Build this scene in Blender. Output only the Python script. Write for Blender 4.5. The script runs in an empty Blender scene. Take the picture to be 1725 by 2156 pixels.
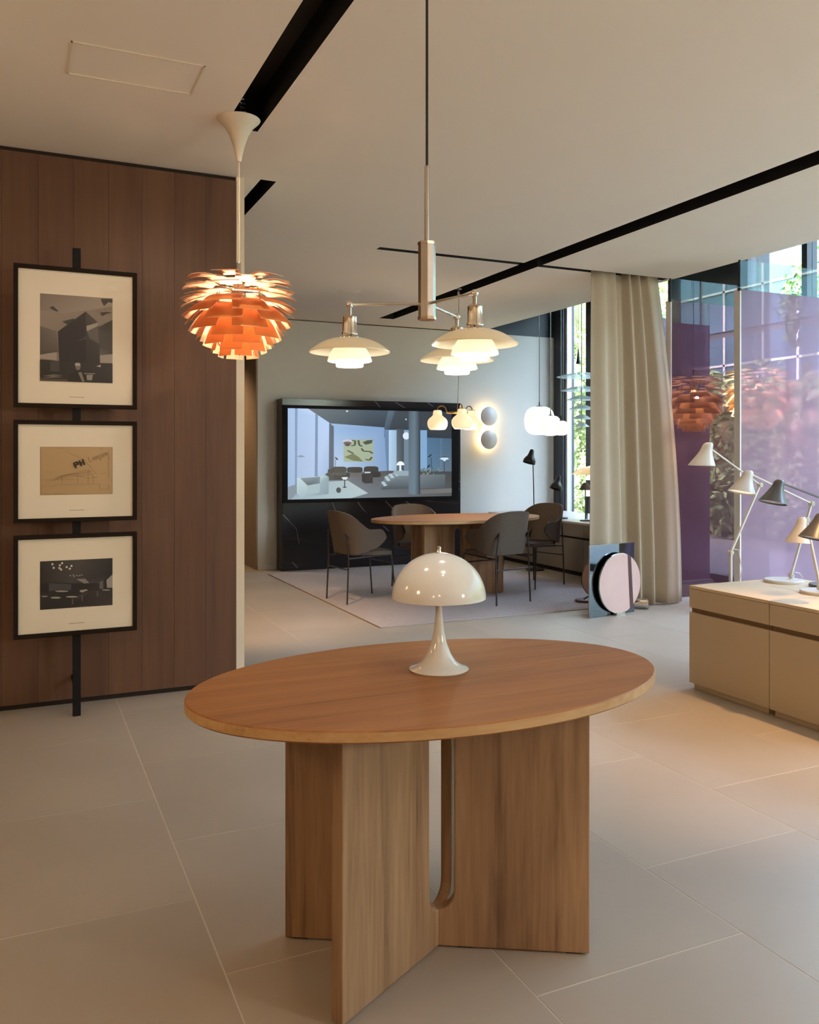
import bpy, math, random
from mathutils import Vector, Matrix

random.seed(7)
scene = bpy.context.scene
COL = scene.collection
R = math.radians

# ------------------------------------------------------------------ camera
cam_d = bpy.data.cameras.new('camera')
cam = bpy.data.objects.new('camera', cam_d)
COL.objects.link(cam)
cam_d.sensor_fit = 'HORIZONTAL'
cam_d.sensor_width = 36.0
cam_d.lens = 36.0 * 1800.0 / 1725.0
cam_d.shift_y = -(1078.0 - 959.0) / 1725.0
cam_d.clip_start = 0.05
cam_d.clip_end = 200
cam.location = (0, 0, 1.31)
cam.rotation_euler = (R(90), 0, R(-24.531))
scene.camera = cam

# ------------------------------------------------------------------ world, sun, exposure
world = bpy.data.worlds.new('sky')
scene.world = world
world.use_nodes = True
wn = world.node_tree
for n in list(wn.nodes):
    wn.nodes.remove(n)
wo = wn.nodes.new('ShaderNodeOutputWorld')
wb = wn.nodes.new('ShaderNodeBackground')
ws = wn.nodes.new('ShaderNodeTexSky')
ws.sky_type = 'NISHITA'
ws.sun_disc = False
ws.sun_elevation = R(52)
ws.sun_rotation = R(250)
ws.air_density = 1.2
ws.dust_density = 1.0
wb.inputs['Strength'].default_value = 6.2
whs = wn.nodes.new('ShaderNodeHueSaturation')
whs.inputs['Saturation'].default_value = 0.78
wn.links.new(ws.outputs[0], whs.inputs['Color'])
wmx = wn.nodes.new('ShaderNodeMixRGB')
wmx.blend_type = 'MULTIPLY'
wmx.inputs['Fac'].default_value = 1.0
wmx.inputs['Color2'].default_value = (1.08, 0.955, 0.955, 1)
wn.links.new(whs.outputs[0], wmx.inputs['Color1'])
wn.links.new(wmx.outputs[0], wb.inputs['Color'])
wn.links.new(wb.outputs[0], wo.inputs['Surface'])


def light(name, kind, loc, energy, color, radius=0.05, target=None, angle=None, blend=0.5):
    d = bpy.data.lights.new(name, kind)
    d.energy = energy
    d.color = color
    if kind in ('POINT', 'SPOT'):
        d.shadow_soft_size = radius
    if kind == 'SPOT':
        d.spot_size = R(angle)
        d.spot_blend = blend
    o = bpy.data.objects.new(name, d)
    COL.objects.link(o)
    o.location = loc
    if target is not None:
        v = Vector(target) - Vector(loc)
        o.rotation_euler = v.to_track_quat('-Z', 'Y').to_euler()
    return o


sun = light('sun', 'SUN', (0, 0, 12), 8.0, (1.0, 0.95, 0.86), target=(7.0, 2.5, 2.5))
sun.data.angle = R(0.6)

WARM = (1.0, 0.70, 0.40)
WARM2 = (1.0, 0.78, 0.55)
# track spots sitting in the black ceiling slots and the showroom's ceiling spots
light('track_spot', 'SPOT', (3.87, 2.35, 2.86), 230, (1.0, 0.56, 0.23), 0.04, (3.0, 2.85, 0), 46, 1.0)
light('track_spot', 'SPOT', (3.87, 4.6, 2.86), 45, WARM2, 0.04, (3.2, 4.6, 0), 80, 0.9)
light('track_spot', 'SPOT', (1.31, 5.6, 2.86), 250, (1.0, 0.64, 0.34), 0.04, (1.75, 6.8, 0), 58, 0.9)
light('track_spot', 'SPOT', (0.98, 1.3, 2.86), 4, WARM2, 0.04, (1.0, 1.9, 0.7), 75, 0.9)
light('track_spot', 'SPOT', (0.98, 3.3, 2.86), 22, WARM2, 0.04, (0.5, 4.7, 1.3), 85, 1.0)
# unseen warm fill lights added behind and beside the camera, no lamp bodies
for (x, y, z, e) in ((-1.5, 1.6, 1.8, 27), (-1.8, 3.6, 2.0, 11), (-0.6, -1.4, 2.0, 15), (-2.0, -1.6, 2.0, 20)):
    light('showroom_fill', 'POINT', (x, y, z), e, (1.0, 0.71, 0.42), 0.16)

light('corridor_fill', 'SPOT', (1.5, 10.6, 2.86), 90, WARM, 0.06, (2.3, 10.2, 0.6), 90, 0.8)  # unseen spot added to brighten the side face in the corridor
light('showroom_fill', 'POINT', (3.6, -1.6, 1.7), 120, (1.0, 0.92, 0.82), 0.16)  # neutral fill light added from the right to brighten the front table leg

scene.view_settings.view_transform = 'Standard'
scene.view_settings.look = 'None'
scene.view_settings.gamma = 1.0
scene.view_settings.use_curve_mapping = False
scene.view_settings.exposure = 0.46
scene.cycles.max_bounces = 8
scene.cycles.diffuse_bounces = 5
scene.cycles.glossy_bounces = 4
scene.cycles.transmission_bounces = 6
scene.cycles.transparent_max_bounces = 16
scene.cycles.sample_clamp_indirect = 4.0
scene.cycles.use_denoising = True
scene.cycles.caustics_reflective = False
scene.cycles.caustics_refractive = False


# ------------------------------------------------------------------ colour and material helpers
def lin(c):
    def f(v):
        v = v / 255.0
        return v / 12.92 if v <= 0.04045 else ((v + 0.055) / 1.055) ** 2.4
    return (f(c[0]), f(c[1]), f(c[2]), 1.0)


def new_mat(name):
    m = bpy.data.materials.new(name)
    m.use_nodes = True
    nt = m.node_tree
    b = nt.nodes['Principled BSDF']
    return m, nt, b


def paint(name, col, rough=0.5, metal=0.0, spec=0.5, coat=0.0, var=0.06, scale=6.0, bump=0.0, bscale=60.0,
          emit=None, estr=0.0, random_tone=0.0):
    """plain procedural paint / metal / plastic with a little tonal noise and optional fine relief"""
    m, nt, b = new_mat(name)
    N, L = nt.nodes, nt.links
    tc = N.new('ShaderNodeTexCoord')
    nz = N.new('ShaderNodeTexNoise')
    nz.inputs['Scale'].default_value = scale
    nz.inputs['Detail'].default_value = 4
    L.new(tc.outputs['Object'], nz.inputs['Vector'])
    cr = N.new('ShaderNodeValToRGB')
    c = lin(col)
    cr.color_ramp.elements[0].position = 0.25
    cr.color_ramp.elements[1].position = 0.75
    cr.color_ramp.elements[0].color = tuple(max(0, v * (1 - var)) for v in c[:3]) + (1,)
    cr.color_ramp.elements[1].color = tuple(min(1, v * (1 + var)) for v in c[:3]) + (1,)
    L.new(nz.outputs['Fac'], cr.inputs['Fac'])
    out = cr.outputs['Color']
    if random_tone:
        oi = N.new('ShaderNodeObjectInfo')
        mr = N.new('ShaderNodeMapRange')
        mr.inputs['To Min'].default_value = 1 - random_tone
        mr.inputs['To Max'].default_value = 1 + random_tone
        L.new(oi.outputs['Random'], mr.inputs['Value'])
        hs = N.new('ShaderNodeHueSaturation')
        L.new(out, hs.inputs['Color'])
        L.new(mr.outputs['Result'], hs.inputs['Value'])
        out = hs.outputs['Color']
    L.new(out, b.inputs['Base Color'])
    b.inputs['Roughness'].default_value = rough
    b.inputs['Metallic'].default_value = metal
    b.inputs['Specular IOR Level'].default_value = spec
    b.inputs['Coat Weight'].default_value = coat
    if bump:
        n2 = N.new('ShaderNodeTexNoise')
        n2.inputs['Scale'].default_value = bscale
        n2.inputs['Detail'].default_value = 3
        L.new(tc.outputs['Object'], n2.inputs['Vector'])
        bp = N.new('ShaderNodeBump')
        bp.inputs['Strength'].default_value = bump
        bp.inputs['Distance'].default_value = 0.01
        L.new(n2.outputs['Fac'], bp.inputs['Height'])
        L.new(bp.outputs['Normal'], b.inputs['Normal'])
    if emit:
        b.inputs['Emission Color'].default_value = lin(emit)
        b.inputs['Emission Strength'].default_value = estr
    return m


def wood(name, dark, mid, light_, axis='X', rough=0.45, scale=1.0, tone=0.08):
    """oak-like grain running along one object axis, offset per object"""
    m, nt, b = new_mat(name)
    N, L = nt.nodes, nt.links
    tc = N.new('ShaderNodeTexCoord')
    oi = N.new('ShaderNodeObjectInfo')
    vm = N.new('ShaderNodeVectorMath')
    vm.operation = 'MULTIPLY_ADD'
    L.new(oi.outputs['Random'], vm.inputs[0])
    vm.inputs[1].default_value = (13.0, 7.0, 5.0)
    L.new(tc.outputs['Object'], vm.inputs[2])
    s = {'X': (0.9, 16, 16), 'Y': (16, 0.9, 16), 'Z': (16, 16, 0.9)}[axis]
    mp = N.new('ShaderNodeMapping')
    mp.inputs['Scale'].default_value = tuple(v * scale for v in s)
    L.new(vm.outputs[0], mp.inputs['Vector'])
    n1 = N.new('ShaderNodeTexNoise')
    n1.inputs['Scale'].default_value = 1.0
    n1.inputs['Detail'].default_value = 5
    n1.inputs['Roughness'].default_value = 0.6
    n1.inputs['Distortion'].default_value = 0.8
    L.new(mp.outputs[0], n1.inputs['Vector'])
    mp2 = N.new('ShaderNodeMapping')
    mp2.inputs['Scale'].default_value = tuple(v * scale * 7 for v in s)
    L.new(vm.outputs[0], mp2.inputs['Vector'])
    n2 = N.new('ShaderNodeTexNoise')
    n2.inputs['Scale'].default_value = 1.0
    n2.inputs['Detail'].default_value = 3
    L.new(mp2.outputs[0], n2.inputs['Vector'])
    mx = N.new('ShaderNodeMath')
    mx.operation = 'MULTIPLY_ADD'
    L.new(n2.outputs['Fac'], mx.inputs[0])
    mx.inputs[1].default_value = 0.35
    L.new(n1.outputs['Fac'], mx.inputs[2])
    cr = N.new('ShaderNodeValToRGB')
    e = cr.color_ramp.elements
    e[0].position, e[0].color = 0.38, lin(dark)
    e[1].position, e[1].color = 0.95, lin(light_)
    k = e.new(0.62)
    k.color = lin(mid)
    L.new(mx.outputs[0], cr.inputs['Fac'])
    mr = N.new('ShaderNodeMapRange')
    mr.inputs['To Min'].default_value = 1 - tone
    mr.inputs['To Max'].default_value = 1 + tone
    L.new(oi.outputs['Random'], mr.inputs['Value'])
    hs = N.new('ShaderNodeHueSaturation')
    L.new(cr.outputs['Color'], hs.inputs['Color'])
    L.new(mr.outputs['Result'], hs.inputs['Value'])
    L.new(hs.outputs['Color'], b.inputs['Base Color'])
    b.inputs['Roughness'].default_value = rough
    bp = N.new('ShaderNodeBump')
    bp.inputs['Strength'].default_value = 0.08
    bp.inputs['Distance'].default_value = 0.004
    L.new(n2.outputs['Fac'], bp.inputs['Height'])
    L.new(bp.outputs['Normal'], b.inputs['Normal'])
    return m


def marble(name):
    m, nt, b = new_mat(name)
    N, L = nt.nodes, nt.links
    tc = N.new('ShaderNodeTexCoord')
    mp = N.new('ShaderNodeMapping')
    mp.inputs['Rotation'].default_value = (0, R(38), 0)
    mp.inputs['Scale'].default_value = (0.30, 1, 2.4)
    L.new(tc.outputs['Object'], mp.inputs['Vector'])
    nz = N.new('ShaderNodeTexNoise')
    nz.inputs['Scale'].default_value = 1.3
    nz.inputs['Detail'].default_value = 1.5
    nz.inputs['Distortion'].default_value = 0.15
    L.new(mp.outputs[0], nz.inputs['Vector'])
    sb = N.new('ShaderNodeMath')
    sb.operation = 'SUBTRACT'
    sb.inputs[1].default_value = 0.5
    L.new(nz.outputs['Fac'], sb.inputs[0])
    ab = N.new('ShaderNodeMath')
    ab.operation = 'ABSOLUTE'
    L.new(sb.outputs[0], ab.inputs[0])
    cr = N.new('ShaderNodeValToRGB')
    e = cr.color_ramp.elements
    e[0].position, e[0].color = 0.0, lin((62, 61, 64))
    e[1].position, e[1].color = 0.006, lin((33, 32, 37))
    L.new(ab.outputs[0], cr.inputs['Fac'])
    n3 = N.new('ShaderNodeTexNoise')
    n3.inputs['Scale'].default_value = 1.1
    L.new(tc.outputs['Object'], n3.inputs['Vector'])
    gt = N.new('ShaderNodeMapRange')
    gt.inputs['From Min'].default_value = 0.44
    gt.inputs['From Max'].default_value = 0.56
    L.new(n3.outputs['Fac'], gt.inputs['Value'])
    mx = N.new('ShaderNodeMixRGB')
    mx.inputs['Color1'].default_value = lin((33, 32, 37))
    L.new(gt.outputs['Result'], mx.inputs['Fac'])
    L.new(cr.outputs['Color'], mx.inputs['Color2'])
    L.new(mx.outputs[0], b.inputs['Base Color'])
    b.inputs['Roughness'].default_value = 0.22
    return m


def glass_film(name, tint, gloss, gloss_col, veil, veil_col, rough=0.0):
    """tinted pane: tinted see-through + mirror share + a milky share"""
    m, nt, b = new_mat(name)
    N, L = nt.nodes, nt.links
    N.remove(b)
    out = N['Material Output']
    tr = N.new('ShaderNodeBsdfTransparent')
    tr.inputs['Color'].default_value = lin(tint)
    gl = N.new('ShaderNodeBsdfGlossy')
    gl.inputs['Color'].default_value = lin(gloss_col)
    gl.inputs['Roughness'].default_value = rough
    m1 = N.new('ShaderNodeMixShader')
    m1.inputs[0].default_value = gloss
    L.new(tr.outputs[0], m1.inputs[1])
    L.new(gl.outputs[0], m1.inputs[2])
    last = m1
    if veil > 0:
        df = N.new('ShaderNodeBsdfDiffuse')
        df.inputs['Color'].default_value = lin(veil_col)
        tl = N.new('ShaderNodeBsdfTranslucent')
        tl.inputs['Color'].default_value = lin(veil_col)
        m2 = N.new('ShaderNodeMixShader')
        m2.inputs[0].default_value = 0.5
        L.new(df.outputs[0], m2.inputs[1])
        L.new(tl.outputs[0], m2.inputs[2])
        m3 = N.new('ShaderNodeMixShader')
        m3.inputs[0].default_value = veil
        L.new(m1.outputs[0], m3.inputs[1])
        L.new(m2.outputs[0], m3.inputs[2])
        last = m3
    L.new(last.outputs[0], out.inputs['Surface'])
    return m


def print_mat(name, emission=0.0, rough=0.4):
    m, nt, b = new_mat(name)
    N, L = nt.nodes, nt.links
    at = N.new('ShaderNodeAttribute')
    at.attribute_name = 'Col'
    L.new(at.outputs['Color'], b.inputs['Base Color'])
    b.inputs['Roughness'].default_value = rough
    if emission:
        b.inputs['Base Color'].default_value = (0, 0, 0, 1)
        L.remove(b.inputs['Base Color'].links[0])
        b.inputs['Base Color'].default_value = (0.01, 0.01, 0.012, 1)
        L.new(at.outputs['Color'], b.inputs['Emission Color'])
        b.inputs['Emission Strength'].default_value = emission
    return m


def opal(name, col, strength, base=(235, 230, 220)):
    return paint(name, base, rough=0.25, var=0.01, emit=col, estr=strength)


M = {}
M['tile'] = paint('stone_tile', (165, 154, 141), rough=0.42, var=0.07, scale=1.6, bump=0.03, bscale=40, random_tone=0.035)
M['grout'] = paint('pale_grout', (196, 190, 180), rough=0.8)
M['ceiling'] = paint('ceiling_paint', (236, 226, 212), rough=0.85, var=0.015, scale=1.2)
M['black'] = paint('black_recess', (20, 20, 22), rough=0.7)
M['wallwood'] = wood('wall_veneer', (74, 48, 35), (93, 62, 44), (107, 75, 54), 'Z', 0.5, 0.55, 0.10)
M['shadowgap'] = paint('dark_gap', (34, 24, 20), rough=0.8)
M['white_wall'] = paint('white_wall_paint', (214, 212, 206), rough=0.85, var=0.015)
M['beige_wall'] = paint('beige_wall_paint', (150, 128, 106), rough=0.8, var=0.03)
M['navy'] = paint('dark_window_frame', (40, 46, 56), rough=0.45)
M['alu'] = paint('pale_aluminium', (205, 205, 208), rough=0.35, metal=0.4)
M['oak_top'] = wood('oak_table_top', (112, 66, 32), (146, 94, 50), (168, 116, 66), 'X', 0.5, 0.75, 0.0)
M['oak_edge'] = wood('oak_table_edge', (150, 112, 70), (178, 140, 94), (198, 164, 118), 'X', 0.5, 1.0, 0.0)
M['oak_leg'] = wood('oak_leg_veneer', (96, 69, 48), (143, 112, 83), (172, 140, 106), 'Z', 0.5, 1.0, 0.06)
M['white_gloss'] = paint('white_gloss_acrylic', (219, 221, 222), rough=0.12, var=0.005, coat=0.3)
M['chrome'] = paint('chrome', (225, 222, 216), rough=0.08, metal=1.0, var=0.01)
M['steel'] = paint('satin_steel', (185, 182, 178), rough=0.25, metal=1.0, var=0.02)
M['brass'] = paint('brass', (190, 150, 90), rough=0.25, metal=1.0, var=0.03)
M['black_metal'] = paint('black_powder_coat', (26, 26, 28), rough=0.4)
M['matt_black'] = paint('matt_black_plastic', (20, 20, 23), rough=0.7, spec=0.15)
M['dark_metal'] = paint('bronze_black_rod', (38, 30, 26), rough=0.4)
M['cream_paint'] = paint('cream_lacquer', (222, 212, 194), rough=0.4, var=0.01)
M['fabric'] = paint('grey_brown_wool', (86, 75, 66), rough=0.9, var=0.08, scale=80, bump=0.15, bscale=300)
M['curtain'] = paint('taupe_curtain_cloth', (182, 169, 148), rough=0.9, var=0.04, scale=120, bump=0.08, bscale=400)
M['rug'] = paint('pale_mauve_wool', (166, 155, 152), rough=0.95, var=0.06, scale=25, bump=0.25, bscale=500)
M['frame'] = paint('dark_walnut_frame', (30, 22, 18), rough=0.7, spec=0.15)
M['paper'] = paint('cream_mount_board', (222, 214, 200), rough=0.7, var=0.01)
M['rail'] = paint('charcoal_steel_rail', (28, 28, 31), rough=0.7, spec=0.15)
M['print'] = print_mat('printed_paper')
M['screen'] = print_mat('lit_screen', emission=0.85)
M['marble'] = marble('black_marble')
M['laminate'] = paint('beige_laminate', (190, 172, 144), rough=0.5, var=0.015)
M['laminate_top'] = paint('beige_top', (206, 184, 150), rough=0.4, var=0.02)
M['gap_brown'] = paint('brown_recess', (124, 100, 74), rough=0.7)
M['bench'] = paint('grey_beige_lacquer', (132, 120, 104), rough=0.5, var=0.02)
M['bench_top'] = paint('bench_stone_top', (190, 178, 168), rough=0.35, var=0.03)
M['mirror'] = paint('mirror_glass', (112, 122, 128), rough=0.03, metal=1.0, var=0.0)
M['pink_glass'] = paint('pink_disc', (196, 164, 156), rough=0.35)
M['maroon'] = paint('maroon_band', (74, 48, 46), rough=0.4)
M['lamp_white'] = paint('white_lamp_lacquer', (214, 210, 204), rough=0.35, var=0.01)
M['lamp_grey'] = paint('grey_lamp_lacquer', (84, 84, 84), rough=0.35, var=0.01)
M['copper'] = paint('copper_leaf_outside', (226, 138, 78), rough=0.4, metal=0.25, var=0.05)
M['leaf_inside'] = paint('pale_leaf_inside', (248, 216, 188), rough=0.5, var=0.01)
M['gold_leaf'] = paint('brass_leaf_outside', (240, 214, 156), rough=0.45, metal=0.1, var=0.04)
M['bulb'] = paint('lit_bulb', (255, 230, 190), emit=(255, 205, 140), estr=14.0)
M['opal_top'] = opal('opal_upper_shade', (255, 226, 170), 0.12, (206, 196, 172))
M['opal_mid'] = opal('opal_middle_shade', (255, 240, 205), 0.5)
M['opal_low'] = opal('opal_lower_shade', (255, 248, 232), 1.6)
M['halo_ring'] = opal('lit_ring', (255, 214, 150), 26.0)
M['opal_warm'] = opal('opal_warm_shade', (255, 228, 175), 0.6, (215, 205, 185))
M['opal_white'] = opal('opal_white_globe', (255, 250, 238), 0.7)
M['amber_glass'] = opal('amber_opal_shade', (255, 214, 140), 0.35, (236, 208, 160))
M['clear_pane'] = glass_film('clear_glass', (236, 244, 240), 0.06, (255, 255, 255), 0.0, (0, 0, 0))
M['frost_disc'] = glass_film('frosted_glass_tier', (225, 232, 230), 0.10, (255, 255, 255), 0.35, (240, 244, 244))
M['film_dark'] = glass_film('plum_film_glass', (160, 126, 146), 0.22, (226, 205, 216), 0.30, (158, 116, 132))
M['film_pale'] = glass_film('lavender_film_glass', (198, 184, 200), 0.09, (236, 224, 236), 0.46, (202, 176, 194))
M['leaf1'] = paint('sunlit_leaf', (150, 164, 112), rough=0.6, var=0.35, scale=1.5, random_tone=0.1)
M['leaf2'] = paint('green_leaf', (92, 118, 66), rough=0.6, var=0.35, scale=1.5)
M['bark'] = paint('brown_bark', (84, 70, 56), rough=0.9, var=0.2)
M['concrete'] = paint('grey_facade', (66, 69, 73), rough=0.8, var=0.05)
M['facade_glass'] = paint('blue_facade_pane', (58, 82, 96), rough=0.6, spec=0.15, var=0.25, scale=0.8)
M['grass'] = paint('garden_paving', (112, 108, 106), rough=0.95, var=0.2)


# ------------------------------------------------------------------ mesh helper
class MB:
    def __init__(self):
        self.v, self.f, self.m = [], [], []

    def add(self, vs, fs, mi=0):
        o = len(self.v)
        self.v += [tuple(p) for p in vs]
        self.f += [tuple(i + o for i in q) for q in fs]
        self.m += [mi] * len(fs)
        return self

    def box(self, x0, x1, y0, y1, z0, z1, mi=0):
        vs = [(x0, y0, z0), (x1, y0, z0), (x1, y1, z0), (x0, y1, z0), (x0, y0, z1), (x1, y0, z1), (x1, y1, z1), (x0, y1, z1)]
        fs = [(3, 2, 1, 0), (4, 5, 6, 7), (0, 1, 5, 4), (1, 2, 6, 5), (2, 3, 7, 6), (3, 0, 4, 7)]
        return self.add(vs, fs, mi)

    def lathe(self, prof, seg=32, c=(0, 0, 0), mi=0, sx=1.0, sy=1.0):
        """prof: list of (r, z) from one end to the other; r == 0 closes to a point"""
        rings = []
        vs, fs = [], []
        for (r, z) in prof:
            if r <= 1e-6:
                rings.append([len(vs)])
                vs.append((c[0], c[1], c[2] + z))
            else:
                st = len(vs)
                for k in range(seg):
                    a = 2 * math.pi * k / seg
                    vs.append((c[0] + r * sx * math.cos(a), c[1] + r * sy * math.sin(a), c[2] + z))
                rings.append(list(range(st, st + seg)))
        for a, b in zip(rings[:-1], rings[1:]):
            if len(a) == 1 and len(b) == 1:
                continue
            for k in range(seg):
                k2 = (k + 1) % seg
                if len(a) == 1:
                    fs.append((a[0], b[k2], b[k]))
                elif len(b) == 1:
                    fs.append((a[k], a[k2], b[0]))
                else:
                    fs.append((a[k], a[k2], b[k2], b[k]))
        return self.add(vs, fs, mi)

    def tube(self, pts, r, seg=10, mi=0, caps=True):
        pts = [Vector(p) for p in pts]
        n = len(pts)
        rs = r if isinstance(r, (list, tuple)) else [r] * n
        vs, fs = [], []
        prev = None
        for i, p in enumerate(pts):
            t = (pts[min(i + 1, n - 1)] - pts[max(i - 1, 0)]).normalized()
            if prev is None:
                u = t.cross(Vector((0, 0, 1)))
                if u.length < 1e-4:
                    u = Vector((1, 0, 0))
                u.normalize()
            else:
                u = prev - t * prev.dot(t)
                u.normalize()
            prev = u
            w = t.cross(u)
            for k in range(seg):
                a = 2 * math.pi * k / seg
                vs.append(tuple(p + (u * math.cos(a) + w * math.sin(a)) * rs[i]))
        for i in range(n - 1):
            for k in range(seg):
                k2 = (k + 1) % seg
                fs.append((i * seg + k, i * seg + k2, (i + 1) * seg + k2, (i + 1) * seg + k))
        if caps:
            fs.append(tuple(range(seg - 1, -1, -1)))
            fs.append(tuple((n - 1) * seg + k for k in range(seg)))
        return self.add(vs, fs, mi)

    def bar(self, a, b, w, h, mi=0):
        """square bar from a to b"""
        a, b = Vector(a), Vector(b)
        t = (b - a).normalized()
        u = t.cross(Vector((0, 1, 0)))
        if u.length < 1e-4:
            u = Vector((1, 0, 0))
        u.normalize()
        s = t.cross(u).normalized()
        vs = []
        for p in (a, b):
            for (i, j) in ((-1, -1), (1, -1), (1, 1), (-1, 1)):
                vs.append(tuple(p + u * (i * w / 2) + s * (j * h / 2)))
        fs = [(0, 1, 2, 3), (7, 6, 5, 4)] + [(k, k + 4, (k + 1) % 4 + 4, (k + 1) % 4) for k in range(4)]
        return self.add(vs, fs, mi)

    def extrude(self, poly, fn, t0, t1, mi=0):
        """poly of 2D points, fn(p, q, t) -> 3D"""
        n = len(poly)
        vs = [fn(p[0], p[1], t0) for p in poly] + [fn(p[0], p[1], t1) for p in poly]
        fs = [tuple(range(n - 1, -1, -1)), tuple(range(n, 2 * n))]
        fs += [(k, (k + 1) % n, (k + 1) % n + n, k + n) for k in range(n)]
        return self.add(vs, fs, mi)

    def mesh(self, name, mats, smooth=False, fix=True):
        me = bpy.data.meshes.new(name)
        me.from_pydata(self.v, [], self.f)
        if not isinstance(mats, (list, tuple)):
            mats = [mats]
        for k in mats:
            me.materials.append(k)
        me.polygons.foreach_set('material_index', self.m)
        if smooth:
            me.polygons.foreach_set('use_smooth', [True] * len(me.polygons))
            me.set_sharp_from_angle(angle=R(38))
        if fix:
            import bmesh
            bm = bmesh.new()
            bm.from_mesh(me)
            bmesh.ops.recalc_face_normals(bm, faces=bm.faces)
            bm.to_mesh(me)
            bm.free()
        me.update()
        return me

    def build(self, name, mats, parent=None, loc=(0, 0, 0), smooth=False, bevel=0.0, fix=True):
        o = bpy.data.objects.new(name, self.mesh(name, mats, smooth, fix))
        COL.objects.link(o)
        o.location = loc
        if parent:
            o.parent = parent
        if bevel:
            b = o.modifiers.new('edge', 'BEVEL')
            b.width = bevel
            b.segments = 2
            b.limit_method = 'ANGLE'
        return o


def thing(name, label, cat, loc=(0, 0, 0), rz=0.0, group=None):
    o = bpy.data.objects.new(name, None)
    o.empty_display_size = 0.1
    COL.objects.link(o)
    o.location = loc
    o.rotation_euler = (0, 0, rz)
    return tag(o, label, cat, group)


def tag(o, label, cat, group=None):
    o['label'] = label
    o['category'] = cat
    if group:
        o['group'] = group
    return o


def structure(o, label=None):
    o['kind'] = 'structure'
    if label:
        o['label'] = label
    return o


def inst(src, parent=None, loc=None, rz=None):
    c = src.copy()
    COL.objects.link(c)
    c.parent = parent
    if loc is not None:
        c.location = loc
    if rz is not None:
        c.rotation_euler = (0, 0, rz)
    return c


def copy_thing(root, label, loc, rz):
    r = inst(root, None, loc, rz)
    r['label'] = label
    for ch in list(root.children):
        c = inst(ch, r)
        for g in ch.children:
            inst(g, c)
    return r


# ================================================================== SETTING
XL, XW = -2.6, 6.57          # left wall, window plane
YB, YF = 9.62, -3.0          # back wall, wall behind the camera
YE = 12.0
ZC = 2.898
ZR = 3.6                     # recess height by the window
XE = 5.36                    # edge of the lowered ceiling

# floor slab with stone tiles laid in running bond
fl = structure(MB().box(XL - .2, XW + .1, YF - .2, YE + .2, -0.2, -0.0008).build('floor', M['grout']), 'pale stone tile floor with thin light joints')
TW, TH, G = 0.667, 0.81, 0.0048
tile_mesh = {}
cols = range(-5, 10)
for c in cols:
    x0 = 0.473 + c * TW
    x1 = x0 + TW
    off = 2.159 if c % 2 == 0 else 2.566 - TH
    x0c, x1c = max(x0 + G / 2, XL), min(x1 - G / 2, XW)
    if x1c - x0c < 0.02:
        continue
    r = -8
    while True:
        y0 = off + r * TH
        r += 1
        if y0 > YE:
            break
        y1 = y0 + TH
        y0c, y1c = max(y0 + G / 2, YF), min(y1 - G / 2, YE)
        if x0c > 2.4:
            y1c = min(y1c, YB + 0.05)
        if y1c - y0c < 0.02:
            continue
        key = (round(x1c - x0c, 4), round(y1c - y0c, 4))
        if key not in tile_mesh:
            tile_mesh[key] = MB().box(-key[0] / 2, key[0] / 2, -key[1] / 2, key[1] / 2, -0.014, 0.0).mesh('tile', M['tile'])
        t = bpy.data.objects.new('tile', tile_mesh[key])
        COL.objects.link(t)
        t.parent = fl
        t.location = ((x0c + x1c) / 2, (y0c + y1c) / 2, 0)

# ceiling with slots cut into it
SLOTS = [(0.90, 1.062, YF + .3, 4.124), (1.263, 1.355, 4.83, 9.2), (2.50, 5.30, 6.02, 6.095), (3.785, 3.967, 0.2, 9.14)]
xs = sorted({XL - .2, XE} | {s[0] for s in SLOTS} | {s[1] for s in SLOTS})
ys = sorted({YF - .2, YE + .2} | {s[2] for s in SLOTS} | {s[3] for s in SLOTS})
cb = MB()


def in_slot(x, y):
    return any(a < x < b and c < y < d for a, b, c, d in SLOTS)


for i in range(len(xs) - 1):
    for j in range(len(ys) - 1):
        mx, my = (xs[i] + xs[i + 1]) / 2, (ys[j] + ys[j + 1]) / 2
        slot = in_slot(mx, my)
        z = ZC + 0.16 if slot else ZC
        vs = [(xs[i], ys[j], z), (xs[i], ys[j + 1], z), (xs[i + 1], ys[j + 1], z), (xs[i + 1], ys[j], z)]
        cb.add(vs, [(0, 1, 2, 3)], 1 if slot else 0)
        if slot:
            for (px, py, a, b) in ((xs[i] - .001, my, (xs[i], ys[j]), (xs[i], ys[j + 1])), (xs[i + 1] + .001, my, (xs[i + 1], ys[j + 1]), (xs[i + 1], ys[j])),
                                   (mx, ys[j] - .001, (xs[i + 1], ys[j]), (xs[i], ys[j])), (mx, ys[j + 1] + .001, (xs[i], ys[j + 1]), (xs[i + 1], ys[j + 1]))):
                if not in_slot(px, py):
                    cb.add([(a[0], a[1], ZC), (b[0], b[1], ZC), (b[0], b[1], z), (a[0], a[1], z)], [(0, 1, 2, 3)], 1)
cb.box(XL - .2, XE, YF - .2, YE + .2, ZC + 0.17, ZR + 0.2, 0)
ceil = structure(cb.build('ceiling', [M['ceiling'], M['black']], fix=False), 'smooth off-white ceiling with black slots')
MB().box(XE, XW + .3, YF - .2, YE + .2, ZR, ZR + .2).build('recess_soffit', M['navy'], ceil)
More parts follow.
